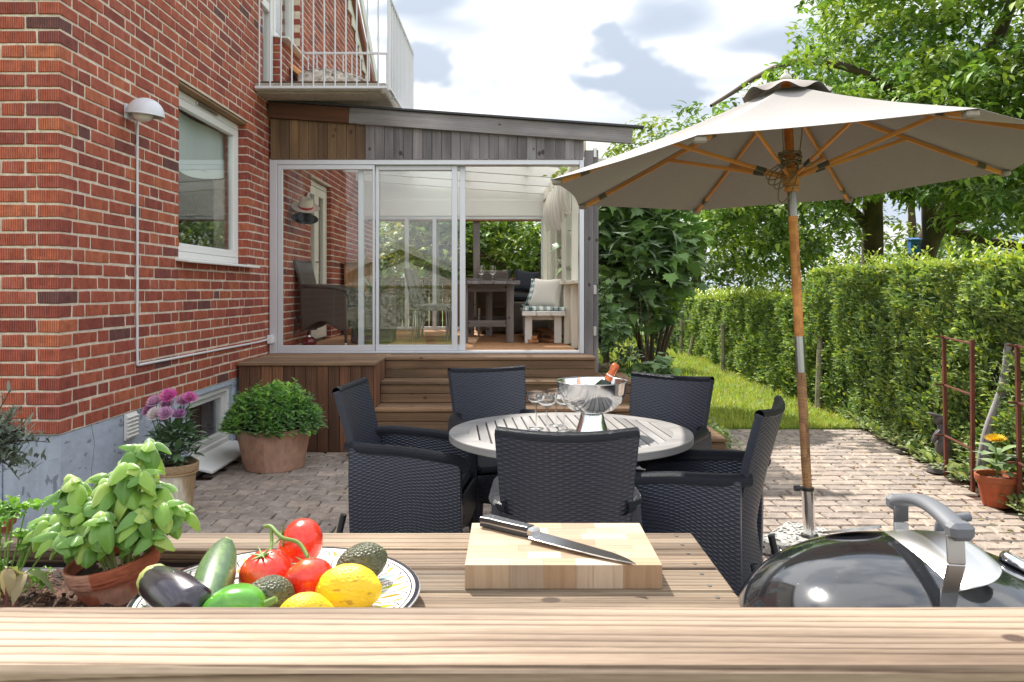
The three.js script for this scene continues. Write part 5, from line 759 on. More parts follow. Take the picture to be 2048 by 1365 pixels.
// ---------------------------------------------------------------- trees
function tree(label, trunks, clouds, m = LEAF, geo = lance, name = 'garden_tree', group) { const t = thing(name, label, 'tree', [0, 0, 0], 0, group); for (const [pts, a, b, main] of trunks) limb(t, main ? 'trunk' : 'limb', pts.map((p) => v3(...p)), a, b); leaves(t, 'crown', geo, m, clouds.flat()); return t; }
{
  const r = rng(900), CH = { droop: 0.35, spread: 0.34 };
  const gap = (X, Y, Z) => { const px = 1024 + X / Z * 1593, py = 580 - (Y - 1.38) * 1593 / Z; return Y < 1.55 || (px > 1690 && px < 1900 && py > 392 && Z < 15); };
  tree('large cherry tree with dark forked trunks behind the tall hedge', [
    [[[6.35, 0, 14.0], [6.35, 1.2, 14], [6.3, 2.4, 13.9], [6.0, 3.6, 13.2]], 0.24, 0.14, 1], [[[7.15, 0, 14.2], [7.2, 1.3, 14.1], [7.35, 2.3, 14], [7.9, 3.4, 13.5]], 0.25, 0.16, 1],
    [[[7.35, 2.3, 14], [6.9, 3.0, 13.2], [6.2, 3.7, 12], [5.0, 4.3, 11], [3.6, 4.3, 10.2], [2.4, 3.6, 9.6]], 0.13, 0.02], [[[7.6, 2.6, 13.9], [8.5, 2.9, 13.2], [9.5, 3.0, 12.6]], 0.13, 0.05], [[[7.5, 2.5, 14], [8.3, 2.2, 13.7], [9.2, 2.05, 13.4], [10, 2.2, 13]], 0.09, 0.04], [[[6.3, 2.4, 13.9], [5.6, 2.9, 13.6], [4.6, 3.0, 13.3]], 0.10, 0.03], [[[6.6, 3.2, 13.2], [7, 5, 11.5], [7.2, 7, 10.5]], 0.14, 0.04], [[[8, 3.4, 13.4], [8.6, 4.8, 12], [9.5, 6, 11]], 0.12, 0.04]],
    [crown(r, [7.25, 5.3, 11], [3.0, 2.9, 3.6], 6400, 11, 0.13, CHERRY, CH), crown(r, [7.2, 3.4, 10.4], [3.2, 1.3, 3], 2300, 11, 0.125, CHERRY, { ...CH, cut: gap }), crown(r, [4.7, 2.75, 12.6], [2.1, 1.15, 1.8], 2000, 11, 0.125, CHERRY, { ...CH, cut: gap }), crown(r, [3.55, 3.95, 9.8], [0.8, 0.45, 0.8], 80, 10, 0.12, CHERRY, CH), crown(r, [2.35, 3.40, 9.4], [0.42, 0.26, 0.3], 34, 9, 0.12, CHERRY, CH), crown(r, [1.72, 3.22, 9.0], [0.15, 0.14, 0.15], 9, 8, 0.11, CHERRY, CH), crown(r, [9.6, 2.8, 12.2], [1.8, 1.0, 1.5], 420, 11, 0.125, CHERRY, { ...CH, cut: gap })], LEAF, lance, 'cherry_tree');
  const YG = [[0.24, 0.33, 0.03], [0.19, 0.29, 0.03], [0.30, 0.36, 0.035], [0.13, 0.22, 0.03]];
  const far = (label, x, Z, ry, rx, n, pal, cy = ry + 1.2) => tree(label, [[[[x, -0.1, Z], [x + 0.1, cy * 0.5, Z], [x, cy, Z]], 0.16, 0.08, 1]], [crown(r, [x, cy, Z], [rx, ry, 1.8], n, 9, 0.19, pal, { droop: 0.3, spread: 0.5, clump: 1.1 })], LEAF, oval, 'garden_tree', 'trees in the gardens beyond');
  far('bright yellow-green tree beyond the far end of the lawn', 5.0, 22, 2.6, 3.2, 1500, YG); far('broad green tree behind the cherry trunks', 10.5, 21, 3.0, 3.6, 1500, YG); far('tall green tree far behind the hedge at the picture edge', 15.5, 20, 3.6, 3.4, 1200, CHERRY);
  far('green tree straight behind the sunroom doorway', -0.2, 16.2, 1.25, 1.5, 1300, CHERRY, 2.2); far('yellow-leaved tree behind the sunroom dining table', -1.1, 17, 1.45, 1.5, 1100, [[0.38, 0.33, 0.03], [0.30, 0.30, 0.03], [0.22, 0.27, 0.03]], 2.6); far('dark green tree behind the sunroom rear doors', -3.0, 19, 1.5, 1.5, 700, CHERRY, 2.2);
  tree('small crooked fruit tree seen through the sunroom', [[[[0.15, 0, 14.6], [0.2, 0.9, 14.6], [0.05, 1.6, 14.6], [-0.5, 2.0, 14.5], [-1.0, 2.15, 14.4]], 0.10, 0.03, 1], [[[0.15, 1.3, 14.6], [0.45, 1.8, 14.6], [0.55, 2.3, 14.5]], 0.06, 0.02]], [crown(r, [0.1, 2.25, 14.5], [1.0, 0.6, 0.6], 230, 9, 0.12, CHERRY, CH)], LEAF, oval, 'fruit_tree');
  // shrubs that carry the eye on beyond the far lawn
  for (const [x, Z, l] of [[2.4, 24.5, 'dark shrub closing the far end of the lawn'], [8.5, 24, 'dense shrub behind the lower hedge'], [13, 23, 'dense shrub far behind the cherry tree']]) tree(l, [[[[x, 0, Z], [x, 0.8, Z]], 0.1, 0.06, 1]], [crown(r, [x, 1.5, Z], [2.6, 1.7, 1.2], 800, 9, 0.2, MAPLE, { droop: 0.2, spread: 0.5 })], LEAF, oval, 'shrub', 'shrubs at the back');
  // maple beside the sunroom
  const mp = [crown(r, [1.48, 1.80, 9.4], [0.72, 0.82, 0.55], 300, 5, 0.20, MAPLE, { droop: 0.5, spread: 0.3, hollow: 0.7, clump: 1.6 }), crown(r, [1.2, 1.9, 9.2], [0.32, 0.75, 0.7], 120, 5, 0.19, MAPLE, { droop: 0.5, spread: 0.25 })].flat();
  const t = thing('maple_shrub', 'dark green maple bush with big lobed leaves beside the sunroom', 'maple'); for (let i = 0; i < 7; i++) { const a = i * 0.9; limb(t, 'stem', [v3(1.75, 0, 9.9), v3(1.75 + 0.2 * Math.cos(a), 0.8, 9.9 + 0.2 * Math.sin(a)), v3(1.8 + 0.6 * Math.cos(a), 1.9, 9.8 + 0.5 * Math.sin(a))], 0.035, 0.012); }
  leaves(t, 'foliage', mapleGeo, GLOSSY, mp);
  // dark shrub mass under the maple
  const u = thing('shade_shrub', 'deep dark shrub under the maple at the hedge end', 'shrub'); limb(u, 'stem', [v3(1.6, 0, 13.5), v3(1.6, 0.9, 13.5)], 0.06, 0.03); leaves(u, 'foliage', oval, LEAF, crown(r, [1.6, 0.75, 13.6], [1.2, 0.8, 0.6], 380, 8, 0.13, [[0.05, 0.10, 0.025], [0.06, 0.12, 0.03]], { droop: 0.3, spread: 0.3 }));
  // hop vine at the corner post
  const VINE = [[0.13, 0.24, 0.05], [0.16, 0.29, 0.05], [0.10, 0.20, 0.05]], v = thing('hop_vine', 'leafy climbing vine tumbling beside the sunroom corner post', 'vine');
  const vl = [crown(r, [0.98, 1.05, 8.0], [0.17, 0.42, 0.25], 85, 5, 0.10, VINE, { droop: 0.6, spread: 0.12, hollow: 0.3, clump: 3 }), crown(r, [1.25, 0.55, 7.95], [0.34, 0.30, 0.25], 130, 5, 0.11, VINE, { droop: 0.6, spread: 0.14, hollow: 0.3, clump: 3 }), crown(r, [0.92, 1.42, 8.0], [0.07, 0.12, 0.15], 10, 4, 0.08, VINE, { droop: 0.6, spread: 0.1 }), crown(r, [0.62, 2.70, 8.9], [0.14, 0.07, 0.3], 16, 4, 0.08, NEW, { droop: 0.6, spread: 0.1 })].flat(); leaves(v, 'foliage', mapleGeo, GLOSSY, vl);
  for (let i = 0; i < 9; i++) { const x = 0.9 + 0.5 * r(); limb(v, 'stem', [v3(x, 0, 8.0), v3(x - 0.05, 0.5, 7.95), v3(x - 0.1 + 0.1 * r(), 1.0 + 0.4 * r(), 7.95)], 0.006, 0.003, bark, 8); }
}
{
  const b = thing('bird_box', 'small blue bird box on the cherry trunk above the hedge', 'bird box', [6.93, 2.0, -13.72]), bl = mat({ color: lin(0.03, 0.16, 0.42), roughness: 0.6 });
  add(b, 'box', cbox(0.16, 0.24, 0.14, 0.006), bl, [0, 0.12, 0]); add(b, 'roof', cbox(0.2, 0.02, 0.2, 0.004), bl, [0, 0.255, 0.015], [0.2, 0, 0]); add(b, 'entrance', new THREE.CylinderGeometry(0.018, 0.018, 0.006, 16), blackPlastic, [0, 0.15, 0.072], [Math.PI / 2, 0, 0]);
}
// ---------------------------------------------------------------- grass and ground cover
{
  const r = rng(1200), list = [];
  for (let i = 0; i < 62000; i++) { const Z = 7.84 + 15 * Math.pow(r(), 2.0), x = -0.9 + 5 * r(); if (!inLawn(x, Z)) continue; const k = fbm(x * 2, Z * 2, 3, 3), s = (0.035 + 0.045 * r()) * (1 + 0.04 * (Z - 7.8)); list.push([x, 0.005, Z, s, r() * 6.28, (r() - 0.5) * 1.3, 0, mix(0.32, 0.48, k) * (0.8 + 0.4 * r()), mix(0.42, 0.52, k) * (0.8 + 0.4 * r()), 0.045]); }
  const wide = blade.clone().scale(2.6, 1, 1);
  const g = leaves(scene, 'grass', wide, LEAF, list); dress(g, 'short sunlit grass of the lawn between the steps and the hedge', 'grass');
  const gc = [], COV = [[0.20, 0.30, 0.05], [0.28, 0.36, 0.05], [0.13, 0.22, 0.04], [0.32, 0.36, 0.05]];
  for (let i = 0; i < 5200; i++) { const Z = 3.3 + 5.2 * r(), x0 = 3.0 + (Z - 4.7) * 0.12, t = r(), x = x0 + 0.03 + 0.55 * t; if (fbm(x * 5, Z * 5, 4, 2) < 0.40) continue; const h = 0.03 + (0.05 + 0.22 * t) * r(); gc.push([x, h, Z, 0.035 + 0.05 * r(), r() * 6.28, 0.4 + r() * 1.1, (r() - 0.5), ...shade(r, COV)]); }
  for (let i = 0; i < 420; i++) { const x = 1.76 + 0.22 * r() * r(), Z = 6.7 + 1.1 * r(); gc.push([x, 0.02 + 0.16 * r() * (x < 1.88 ? 1 : 0.3), Z, 0.04 + 0.04 * r(), r() * 6.28, 0.5 + r(), 0, ...shade(r, COV)]); }
  const c = leaves(scene, 'ground_cover', oval, LEAF, gc); dress(c, 'low yellow-green ground cover along the paving edge', 'ground cover');
  const bedSoil = ground('flower_bed', new THREE.PlaneGeometry(1.4, 7), soilMat, [3.85, -0.012, -5.6], [-Math.PI / 2, 0, 0]); const q = bedSoil.geometry.attributes.uv; for (let i = 0; i < q.count; i++) q.setXY(i, q.getX(i) * 1.4, q.getY(i) * 7);
}
// ---------------------------------------------------------------- pots and plants
const terra = (base, pat, amt) => { const f = (x, y) => step(0.45, 0.62, fbm(x * 3.2, y * 5, 6, 4)); return mat({ roughness: 0.88, map: tex(512, 256, (x, y) => { const t = f(x, y) * amt, g = 0.9 + 0.2 * fbm(x * 60, y * 60, 2, 2); return base.map((c, i) => mix(c, pat[i], t) * g); }), bumpMap: tex(256, 128, (x, y) => fbm(x * 30, y * 60, 2, 3), false), bumpScale: 0.002 }); };
const pot = (r0, r1, h, rim, t = 0.014) => lathe([[0, 0], [r0 - 0.01, 0], [r0, 0.008], [mix(r0, r1, 0.8), h - rim], [r1 - 0.003 + t * 0.5, h - rim + 0.004], [r1 + t * 0.5, h - 0.006], [r1 + t * 0.2, h], [r1 - t * 0.6, h - 0.004], [r1 - t, h - 0.04], [0, h - 0.042]], 56);
const potSoil = (p, rad, y) => { const g = new THREE.CircleGeometry(rad, 40, 0, 6.2832); g.rotateX(-Math.PI / 2); add(p, 'soil', g, soilMat, [0, y, 0]); };
const fill = (r, [cx, cy, cz], [rx, ry, rz], n, size, pal, up = 0.6) => { const L = []; while (L.length < n) { const x = r() * 2 - 1, y = r() * 2 - 1, z = r() * 2 - 1, d = x * x + y * y + z * z; if (d > 1 || d < 0.2 * r()) continue; L.push([cx + x * rx, cy + y * ry, -(cz + z * rz), size * (0.6 + 0.7 * r()), Math.atan2(x, z) + (r() - 0.5) * 2.2, up + (r() - 0.5) * 1.3 + (1 - y) * 0.3, (r() - 0.5) * 0.8, ...shade(r, pal)]); } return L; };
{ // mint in the big clay pot
  const r = rng(51), p = thing('herb_pot', 'wide brown clay pot with a bushy green mint beside the deck box', 'potted herb', [-1.85, 0, -6.19]);
  add(p, 'pot', pot(0.225, 0.295, 0.325, 0.03, 0.018), terra([0.68, 0.52, 0.43], [0.74, 0.59, 0.51], 0.7)); potSoil(p, 0.275, 0.295);
  const PAL = [[0.14, 0.36, 0.02], [0.20, 0.46, 0.03], [0.08, 0.24, 0.02], [0.28, 0.54, 0.05]], L = [];
  for (let i = 0; i < 330; i++) { const a = r() * 6.28, q = Math.sqrt(r()), x = Math.cos(a) * q * 0.37, z = Math.sin(a) * q * 0.34, top = 0.33 + 0.30 * Math.sqrt(Math.max(0.05, 1 - q * q)) + (r() - 0.5) * 0.09 + 0.10 * (fbm(x * 9 + 4, z * 9, 2, 2) - 0.5) + (r() < 0.04 ? 0.06 : 0), c = shade(r, PAL); for (let k = 0; k < 12; k++) { const t = k / 12, yy = mix(Math.max(0.30, top - 0.16), top, t), yaw = k * 1.6 + a; L.push([x + (r() - 0.5) * 0.02, yy, -z, 0.066 * (1.1 - 0.45 * t), yaw, 1.35 - 0.7 * t + (r() - 0.5) * 0.6, 0, c[0], c[1], c[2]]); } }
  leaves(p, 'foliage', lance, LEAF, L); for (let i = 0; i < 40; i++) { const a = r() * 6.28, q = 0.22 * Math.sqrt(r()); rod(p, 'stem', new THREE.Vector3(Math.cos(a) * q, 0.29, Math.sin(a) * q), new THREE.Vector3(Math.cos(a) * q * 1.35, 0.48, Math.sin(a) * q * 1.35), 0.0025, 0.0018, mat({ color: lin(0.12, 0.2, 0.05) }), 5); }
}
{ // dahlias
  const r = rng(61), p = thing('dahlia_pot', 'limewashed clay pot of pink and white dahlias against the plinth', 'potted flower', [-2.03, 0, -4.78]);
  add(p, 'pot', pot(0.095, 0.135, 0.345, 0.05, 0.014), terra([0.66, 0.55, 0.42], [0.84, 0.81, 0.74], 0.95)); add(p, 'pot_band', new THREE.TorusGeometry(0.131, 0.006, 8, 48), terra([0.72, 0.58, 0.42], [0.8, 0.72, 0.6], 0.6), [0, 0.288, 0], [Math.PI / 2, 0, 0]); potSoil(p, 0.125, 0.31);
  const PAL = [[0.045, 0.12, 0.035], [0.06, 0.15, 0.04], [0.08, 0.18, 0.05]]; leaves(p, 'foliage', lance, GLOSSY, [...fill(r, [0, 0.44, 0], [0.135, 0.13, 0.13], 260, 0.075, PAL), ...fill(r, [0.02, 0.56, 0], [0.09, 0.1, 0.09], 90, 0.06, PAL)]);
  const petal = leafGeo([0.03, 0.13, 0.17, 0.06], { fold: -0.5, curl: -0.25 });
  for (const [x, y, z, c, s] of [[-0.02, 0.735, 0.02, [0.74, 0.07, 0.44], 1.15], [0.095, 0.72, 0.0, [0.66, 0.10, 0.42], 1], [-0.10, 0.70, 0.02, [0.68, 0.40, 0.58], 1.1], [-0.075, 0.635, 0.07, [0.80, 0.76, 0.72], 1.1], [-0.145, 0.645, 0.0, [0.50, 0.18, 0.42], 0.95], [-0.01, 0.64, 0.08, [0.60, 0.32, 0.54], 1.05], [0.05, 0.63, 0.05, [0.46, 0.16, 0.44], 0.95], [0.04, 0.70, -0.05, [0.62, 0.3, 0.5], 1], [-0.06, 0.68, -0.06, [0.66, 0.36, 0.56], 1]]) {
    const f = new THREE.Group(); f.name = 'flower'; f.position.set(x, y, z); f.rotation.set(0.5 + 0.3 * r(), x * 3, -x * 3); p.add(f); const L = []; for (let k = 0; k < 5; k++) for (let i = 0; i < 15; i++) { const t = k / 5; L.push([0, 0.004 * k, 0, 0.052 * s * (1 - 0.5 * t), i / 15 * 6.28 + k, 1.35 - 0.24 * k, 0, mix(c[0], 0.9, 0.5 * r()), mix(c[1], 0.75, 0.4 * r()), mix(c[2], 0.85, 0.45 * r())]); }
    leaves(f, 'petals', petal, leafMat({ transmission: 0.3, clearcoat: 0 }), L, null); add(f, 'eye', new THREE.SphereGeometry(0.008 * s, 12, 8), mat({ color: lin(0.6, 0.45, 0.08), roughness: 0.8 }), [0, 0.02, 0]); rod(p, 'stem', new THREE.Vector3(x * 0.3, 0.34, z * 0.3), new THREE.Vector3(x, y - 0.005, z), 0.003, 0.0025, mat({ color: lin(0.08, 0.16, 0.04) }), 6);
  }
}
{ // sunflower pot
  const r = rng(71), p = thing('sunflower_pot', 'terracotta pot with one yellow sunflower at the paving edge', 'potted flower', [3.10, 0, -5.08]);
  add(p, 'pot', pot(0.085, 0.125, 0.205, 0.045, 0.014), terra([0.66, 0.33, 0.20], [0.60, 0.36, 0.25], 0.5)); potSoil(p, 0.115, 0.17);
  const PAL = [[0.12, 0.22, 0.05], [0.16, 0.28, 0.06], [0.20, 0.33, 0.06]], big = leafGeo([0.04, 0.26, 0.32, 0.24, 0.02], { fold: 0.2, curl: 0.5, wave: 0.02 });
  for (let i = 0; i < 13; i++) { const a = i * 2.4, m = add(p, 'leaf', big, leafMat({ color: lin(...shade(r, PAL)) }), [0.02 * Math.sin(a), 0.20 + 0.013 * i, 0.02 * Math.cos(a)], [0.75 + 0.35 * r(), a, 0]); m.rotation.order = 'YXZ'; m.scale.setScalar(0.11 + 0.03 * r()); }
  rod(p, 'stem', new THREE.Vector3(0, 0.17, 0), new THREE.Vector3(-0.02, 0.40, 0.01), 0.006, 0.005, mat({ color: lin(0.14, 0.24, 0.05) }), 8);
  const f = new THREE.Group(); f.name = 'flower'; f.position.set(-0.02, 0.41, 0.01); f.rotation.set(0.15, 0, 0.1); p.add(f); const petal = leafGeo([0.03, 0.11, 0.10, 0.01], { fold: 0.3, curl: -0.2 }), L = []; for (let k = 0; k < 3; k++) for (let i = 0; i < 22; i++) L.push([0, 0.003 * k, 0, 0.075 * (1 - 0.15 * k), i / 22 * 6.28 + k * 0.14, 1.35 - 0.22 * k, 0, 0.80, 0.48 + 0.1 * r(), 0.01]); leaves(f, 'petals', petal, leafMat({ transmission: 0.3, clearcoat: 0 }), L, null); add(f, 'disc', new THREE.SphereGeometry(0.022, 16, 8).scale(1, 0.5, 1), mat({ color: lin(0.35, 0.18, 0.02), roughness: 0.95 }), [0, 0.012, 0]);
}
{ // olive shrub at the corner
  const r = rng(81), p = thing('olive_tree', 'small grey-green olive tree at the house corner', 'olive tree', [-2.52, 0, -3.72]);
  add(p, 'pot', pot(0.12, 0.17, 0.32, 0.05), terra([0.62, 0.34, 0.22], [0.7, 0.45, 0.33], 0.5)); potSoil(p, 0.155, 0.28); limb(p, 'trunk', [new THREE.Vector3(0, 0.28, 0), new THREE.Vector3(0.02, 0.45, 0), new THREE.Vector3(0.06, 0.62, 0)], 0.014, 0.009, bark, 8);
  const PAL = [[0.10, 0.14, 0.08], [0.13, 0.17, 0.10], [0.08, 0.12, 0.06], [0.20, 0.24, 0.17]], L = [];
  for (let i = 0; i < 130; i++) { const a = r() * 6.28, q = Math.sqrt(r()), e = new THREE.Vector3(0.10 + Math.cos(a) * q * 0.24, 0.50 + 0.50 * r() * (1 - 0.5 * q), Math.sin(a) * q * 0.2), o = new THREE.Vector3(0.05, 0.60, 0); if (i < 40) limb(p, 'twig', [o, o.clone().lerp(e, 0.5).add(new THREE.Vector3(0, 0.04, 0)), e], 0.004, 0.0015, bark, 6); for (let k = 0; k < 15; k++) { const t = 0.3 + 0.7 * k / 15, b = o.clone().lerp(e, t); L.push([b.x + (r() - 0.5) * 0.02, b.y + 0.03 * Math.sin(3.14 * t), -b.z, 0.055 * (0.7 + 0.5 * r()), r() * 6.28, 0.4 + r() * 1.2, 0, ...shade(r, PAL)]); } }
  leaves(p, 'foliage', narrow.clone().scale(1.3, 1, 1), GLOSSY, L);
}
{ // basil in a tilted terracotta pot on the soil
  const r = rng(91), p = thing('basil_pot', 'bright green basil in a tilted terracotta pot on the planter soil', 'potted herb', [-0.725, 0.785, -1.485]);
  const body = new THREE.Group(); body.name = 'clay_pot'; body.rotation.set(0.10, 0, 0.17); p.add(body);
  add(body, 'pot', pot(0.055, 0.077, 0.105, 0.034, 0.010), terra([0.66, 0.36, 0.25], [0.80, 0.62, 0.54], 0.75)); potSoil(body, 0.072, 0.083);
  // broad cupped leaf with quilted veins
  const basil = (cup, curl) => { const n = 12, mseg = 8, g = new THREE.PlaneGeometry(1, 1, mseg, n), q = g.attributes.position; for (let i = 0; i < q.count; i++) { const s = q.getX(i) * 2, t = q.getY(i) + 0.5, w = 0.37 * Math.pow(Math.sin(Math.PI * Math.pow(t * 0.985 + 0.008, 0.86)), 0.62), vein = 0.024 * Math.abs(Math.sin((t * 5.5 - Math.abs(s) * 0.9) * Math.PI)) * (1 - Math.abs(s)) ; q.setXYZ(i, s * w, t - 0.08 * Math.abs(s) * (t - 0.3), -cup * (1 - s * s) * w * 1.2 + curl * t * t - vein); } g.computeVertexNormals(); return g; };
  const shapes = [basil(0.8, 0.45), basil(1.0, 0.65), basil(0.7, 0.25)], tones = [[0.22, 0.43, 0.03], [0.29, 0.50, 0.04], [0.13, 0.31, 0.02], [0.40, 0.56, 0.08], [0.17, 0.37, 0.03]].map((c) => leafMat({ color: lin(...c), clearcoat: 0.9, clearcoatRoughness: 0.25, transmission: 0.42 }));
  const stemM = mat({ color: lin(0.38, 0.46, 0.16), roughness: 0.5 });
  const tips = [[-0.165, 0.155, 0.02], [-0.12, 0.22, 0.0], [-0.06, 0.20, 0.05], [-0.02, 0.24, 0.02], [0.04, 0.31, -0.02], [0.015, 0.275, 0.02], [0.07, 0.225, 0.0], [0.10, 0.20, 0.03], [-0.10, 0.17, 0.06], [-0.04, 0.155, 0.07], [0.02, 0.16, 0.06], [0.085, 0.15, 0.05], [-0.145, 0.19, -0.05], [-0.07, 0.235, -0.06], [0.02, 0.215, -0.07], [-0.05, 0.15, 0.08], [-0.10, 0.25, 0.02], [-0.15, 0.15, 0.0], [-0.09, 0.16, 0.09], [0.06, 0.19, 0.06], [-0.13, 0.18, 0.05], [0.0, 0.19, 0.09], [0.115, 0.175, -0.02], [0.05, 0.265, 0.03], [-0.03, 0.20, -0.02], [0.02, 0.305, -0.01]];
  for (const [x_, y_, z] of tips) {
    const x = x_ * 0.86 + 0.004, y = 0.06 + (y_ - 0.06) * 0.92;
    const b = new THREE.Vector3(x * 0.28 + 0.005, 0.085, z * 0.4), e = new THREE.Vector3(x, y, z), mid = b.clone().lerp(e, 0.5).add(new THREE.Vector3(-x * 0.12, 0.02, 0)); add(p, 'stem', tubeGeo([b, mid, e], 0.0022, 12, 6), stemM);
    const lv = (pos, yaw, pitch, s) => { const m = add(p, 'leaf', shapes[(r() * 3) | 0], tones[(r() * 5) | 0], [pos.x, pos.y, pos.z], [pitch, yaw, (r() - 0.5) * 0.5]); m.rotation.order = 'YXZ'; m.scale.setScalar(s); };
    const y0 = r() * 6.28; for (let i = 0; i < 4; i++) lv(e, y0 + i * 1.57 + (r() - 0.5) * 0.5, 1.05 + 0.5 * r() + (i % 2) * 0.4, 0.032 + 0.018 * r()); for (let i = 0; i < 2; i++) lv(e, y0 + 0.8 + i * 3.14, 0.6 + 0.4 * r(), 0.03 + 0.012 * r()); for (let i = 0; i < 2; i++) lv(mid.clone().lerp(e, 0.78), y0 + 0.2 + i * 3.14, 1.3 + 0.5 * r(), 0.034 + 0.016 * r()); for (let i = 0; i < 2; i++) lv(mid.clone().lerp(e, 0.45), y0 + 0.8 + i * 3.14, 1.4 + 0.6 * r(), 0.036 + 0.018 * r());
  }
}
{ // parsley and a wilting seedling at the left of the trough
  const r = rng(95), p = thing('parsley_plant', 'curly parsley growing in the planter soil', 'parsley', [-0.955, 0.80, -1.48]), L = [];
  const frill = leafGeo([0.04, 0.3, 0.42, 0.3, 0.05], { fold: 0.5, curl: 0.3, wave: 0.1 });
  for (let i = 0; i < 26; i++) { const a = r() * 6.28, q = 0.08 * Math.sqrt(r()), e = new THREE.Vector3(Math.cos(a) * q, 0.03 + 0.14 * r(), Math.sin(a) * q); rod(p, 'stem', new THREE.Vector3(e.x * 0.2, 0, e.z * 0.2), e, 0.0018, 0.0014, mat({ color: lin(0.2, 0.34, 0.06) }), 5); for (let k = 0; k < 11; k++) L.push([e.x + (r() - 0.5) * 0.035, e.y + (r() - 0.5) * 0.02, -(e.z + (r() - 0.5) * 0.035), 0.018, r() * 6.28, r() * 1.5, 0, ...shade(r, [[0.16, 0.34, 0.03], [0.22, 0.42, 0.04]])]); }
  leaves(p, 'foliage', frill, LEAF, L);
  const w = thing('wilted_seedling', 'wilting seedling with drooping yellowed leaves beside the basil pot', 'seedling', [-0.845, 0.80, -1.33]), stem = mat({ color: lin(0.30, 0.10, 0.09), roughness: 0.6 }), lf = leafGeo([0.03, 0.2, 0.26, 0.2, 0.03], { fold: 0.4, curl: 0.8, wave: 0.05 });
  for (const [x, y, z] of [[0.0, 0.115, 0.0], [-0.025, 0.09, 0.02], [0.02, 0.10, -0.02]]) { add(w, 'stem', tubeGeo([new THREE.Vector3(x * 0.3 - 0.01, 0, z * 0.3), new THREE.Vector3(x * 0.4, y * 0.5, z * 0.4), new THREE.Vector3(x, y, z)], 0.0028, 10, 6), stem); for (let i = 0; i < 5; i++) { const m = add(w, 'leaf', lf, leafMat({ color: lin(...shade(r, [[0.30, 0.28, 0.09], [0.24, 0.30, 0.07], [0.34, 0.27, 0.13]])) }), [x, y, z], [1.5 + 1.2 * r(), r() * 6.28, 0]); m.rotation.order = 'YXZ'; m.scale.setScalar(0.034 + 0.014 * r()); } }
  const t = thing('green_seedling', 'low green seedlings at the near edge of the trough', 'seedling', [-0.82, 0.80, -1.23]); leaves(t, 'foliage', oval, LEAF, fill(r, [-0.03, 0.02, 0], [0.10, 0.03, 0.05], 60, 0.022, [[0.18, 0.34, 0.05], [0.3, 0.42, 0.06]]));
}
// ---------------------------------------------------------------- hare figure and rusty supports
{
  const h = thing('hare_figure', 'small dark bronze hare figure standing by the hedge', 'statue', [3.27, 0, -6.03], -0.4), bronze = mat({ color: lin(0.11, 0.095, 0.10), roughness: 0.55, metalness: 0.35 });
  add(h, 'plinth', new THREE.CylinderGeometry(0.085, 0.095, 0.03, 24).scale(1.2, 1, 1), bronze, [0, 0.015, 0]);
  const ball = (x, y, z, a, b, c, rz = 0) => at(new THREE.SphereGeometry(1, 20, 14).scale(a, b, c), x, y, z, 0, 0, rz);
  add(h, 'body', mergeGeometries([ball(0.0, 0.27, 0, 0.05, 0.09, 0.045, 0.05), ball(0.0, 0.19, 0, 0.058, 0.075, 0.055), ball(-0.01, 0.345, 0.0, 0.032, 0.05, 0.032), ball(-0.025, 0.395, 0.01, 0.045, 0.032, 0.032, 0.2), ball(0.02, 0.12, 0.02, 0.028, 0.08, 0.03, 0.25), ball(0.03, 0.12, -0.03, 0.028, 0.08, 0.03, 0.2), ball(0.03, 0.045, 0.02, 0.045, 0.018, 0.022), ball(0.03, 0.045, -0.03, 0.045, 0.018, 0.022), ball(-0.05, 0.27, 0.03, 0.018, 0.06, 0.018, -0.5), ball(-0.05, 0.27, -0.03, 0.018, 0.06, 0.018, -0.5)]), bronze);
  for (const z of [-0.012, 0.018]) add(h, 'ear', ball(0, 0, 0, 0.06, 0.011, 0.015), bronze, [-0.055, 0.43, z], [0, 0, -0.22]);
  const frame = (x, Z, x2, Z2, label) => { const t = thing('plant_support', label, 'plant support', [x, 0, -Z], 0, 'rusty square plant supports'); const top = 1.04, V = (a, y, b) => new THREE.Vector3(a - x, y, -(b - Z)); bar(t, 'upright', V(x, -0.05, Z), V(x - 0.02, top, Z), 0.024, 0.024, rust, 0.002); bar(t, 'upright', V(x2, -0.05, Z2), V(x2 - 0.005, top, Z2), 0.024, 0.024, rust, 0.002); for (const y of [top - 0.01, 0.68, 0.31]) { bar(t, 'crossbar', V(x - 0.02, y, Z - 0.012), V(x2, y - 0.02, Z2 - 0.012), 0.012, 0.012, rust, 0.001); bar(t, 'crossbar', V(x - 0.02, y, Z), V(x - 0.11, y + 0.01, Z - 0.05), 0.012, 0.012, rust, 0.001); } };
  frame(3.20, 5.86, 3.14, 5.42, 'rusty iron plant support with two uprights beside the hare figure'); frame(3.15, 4.93, 3.1, 4.5, 'rusty iron plant support at the picture edge behind the sunflower pot');
}
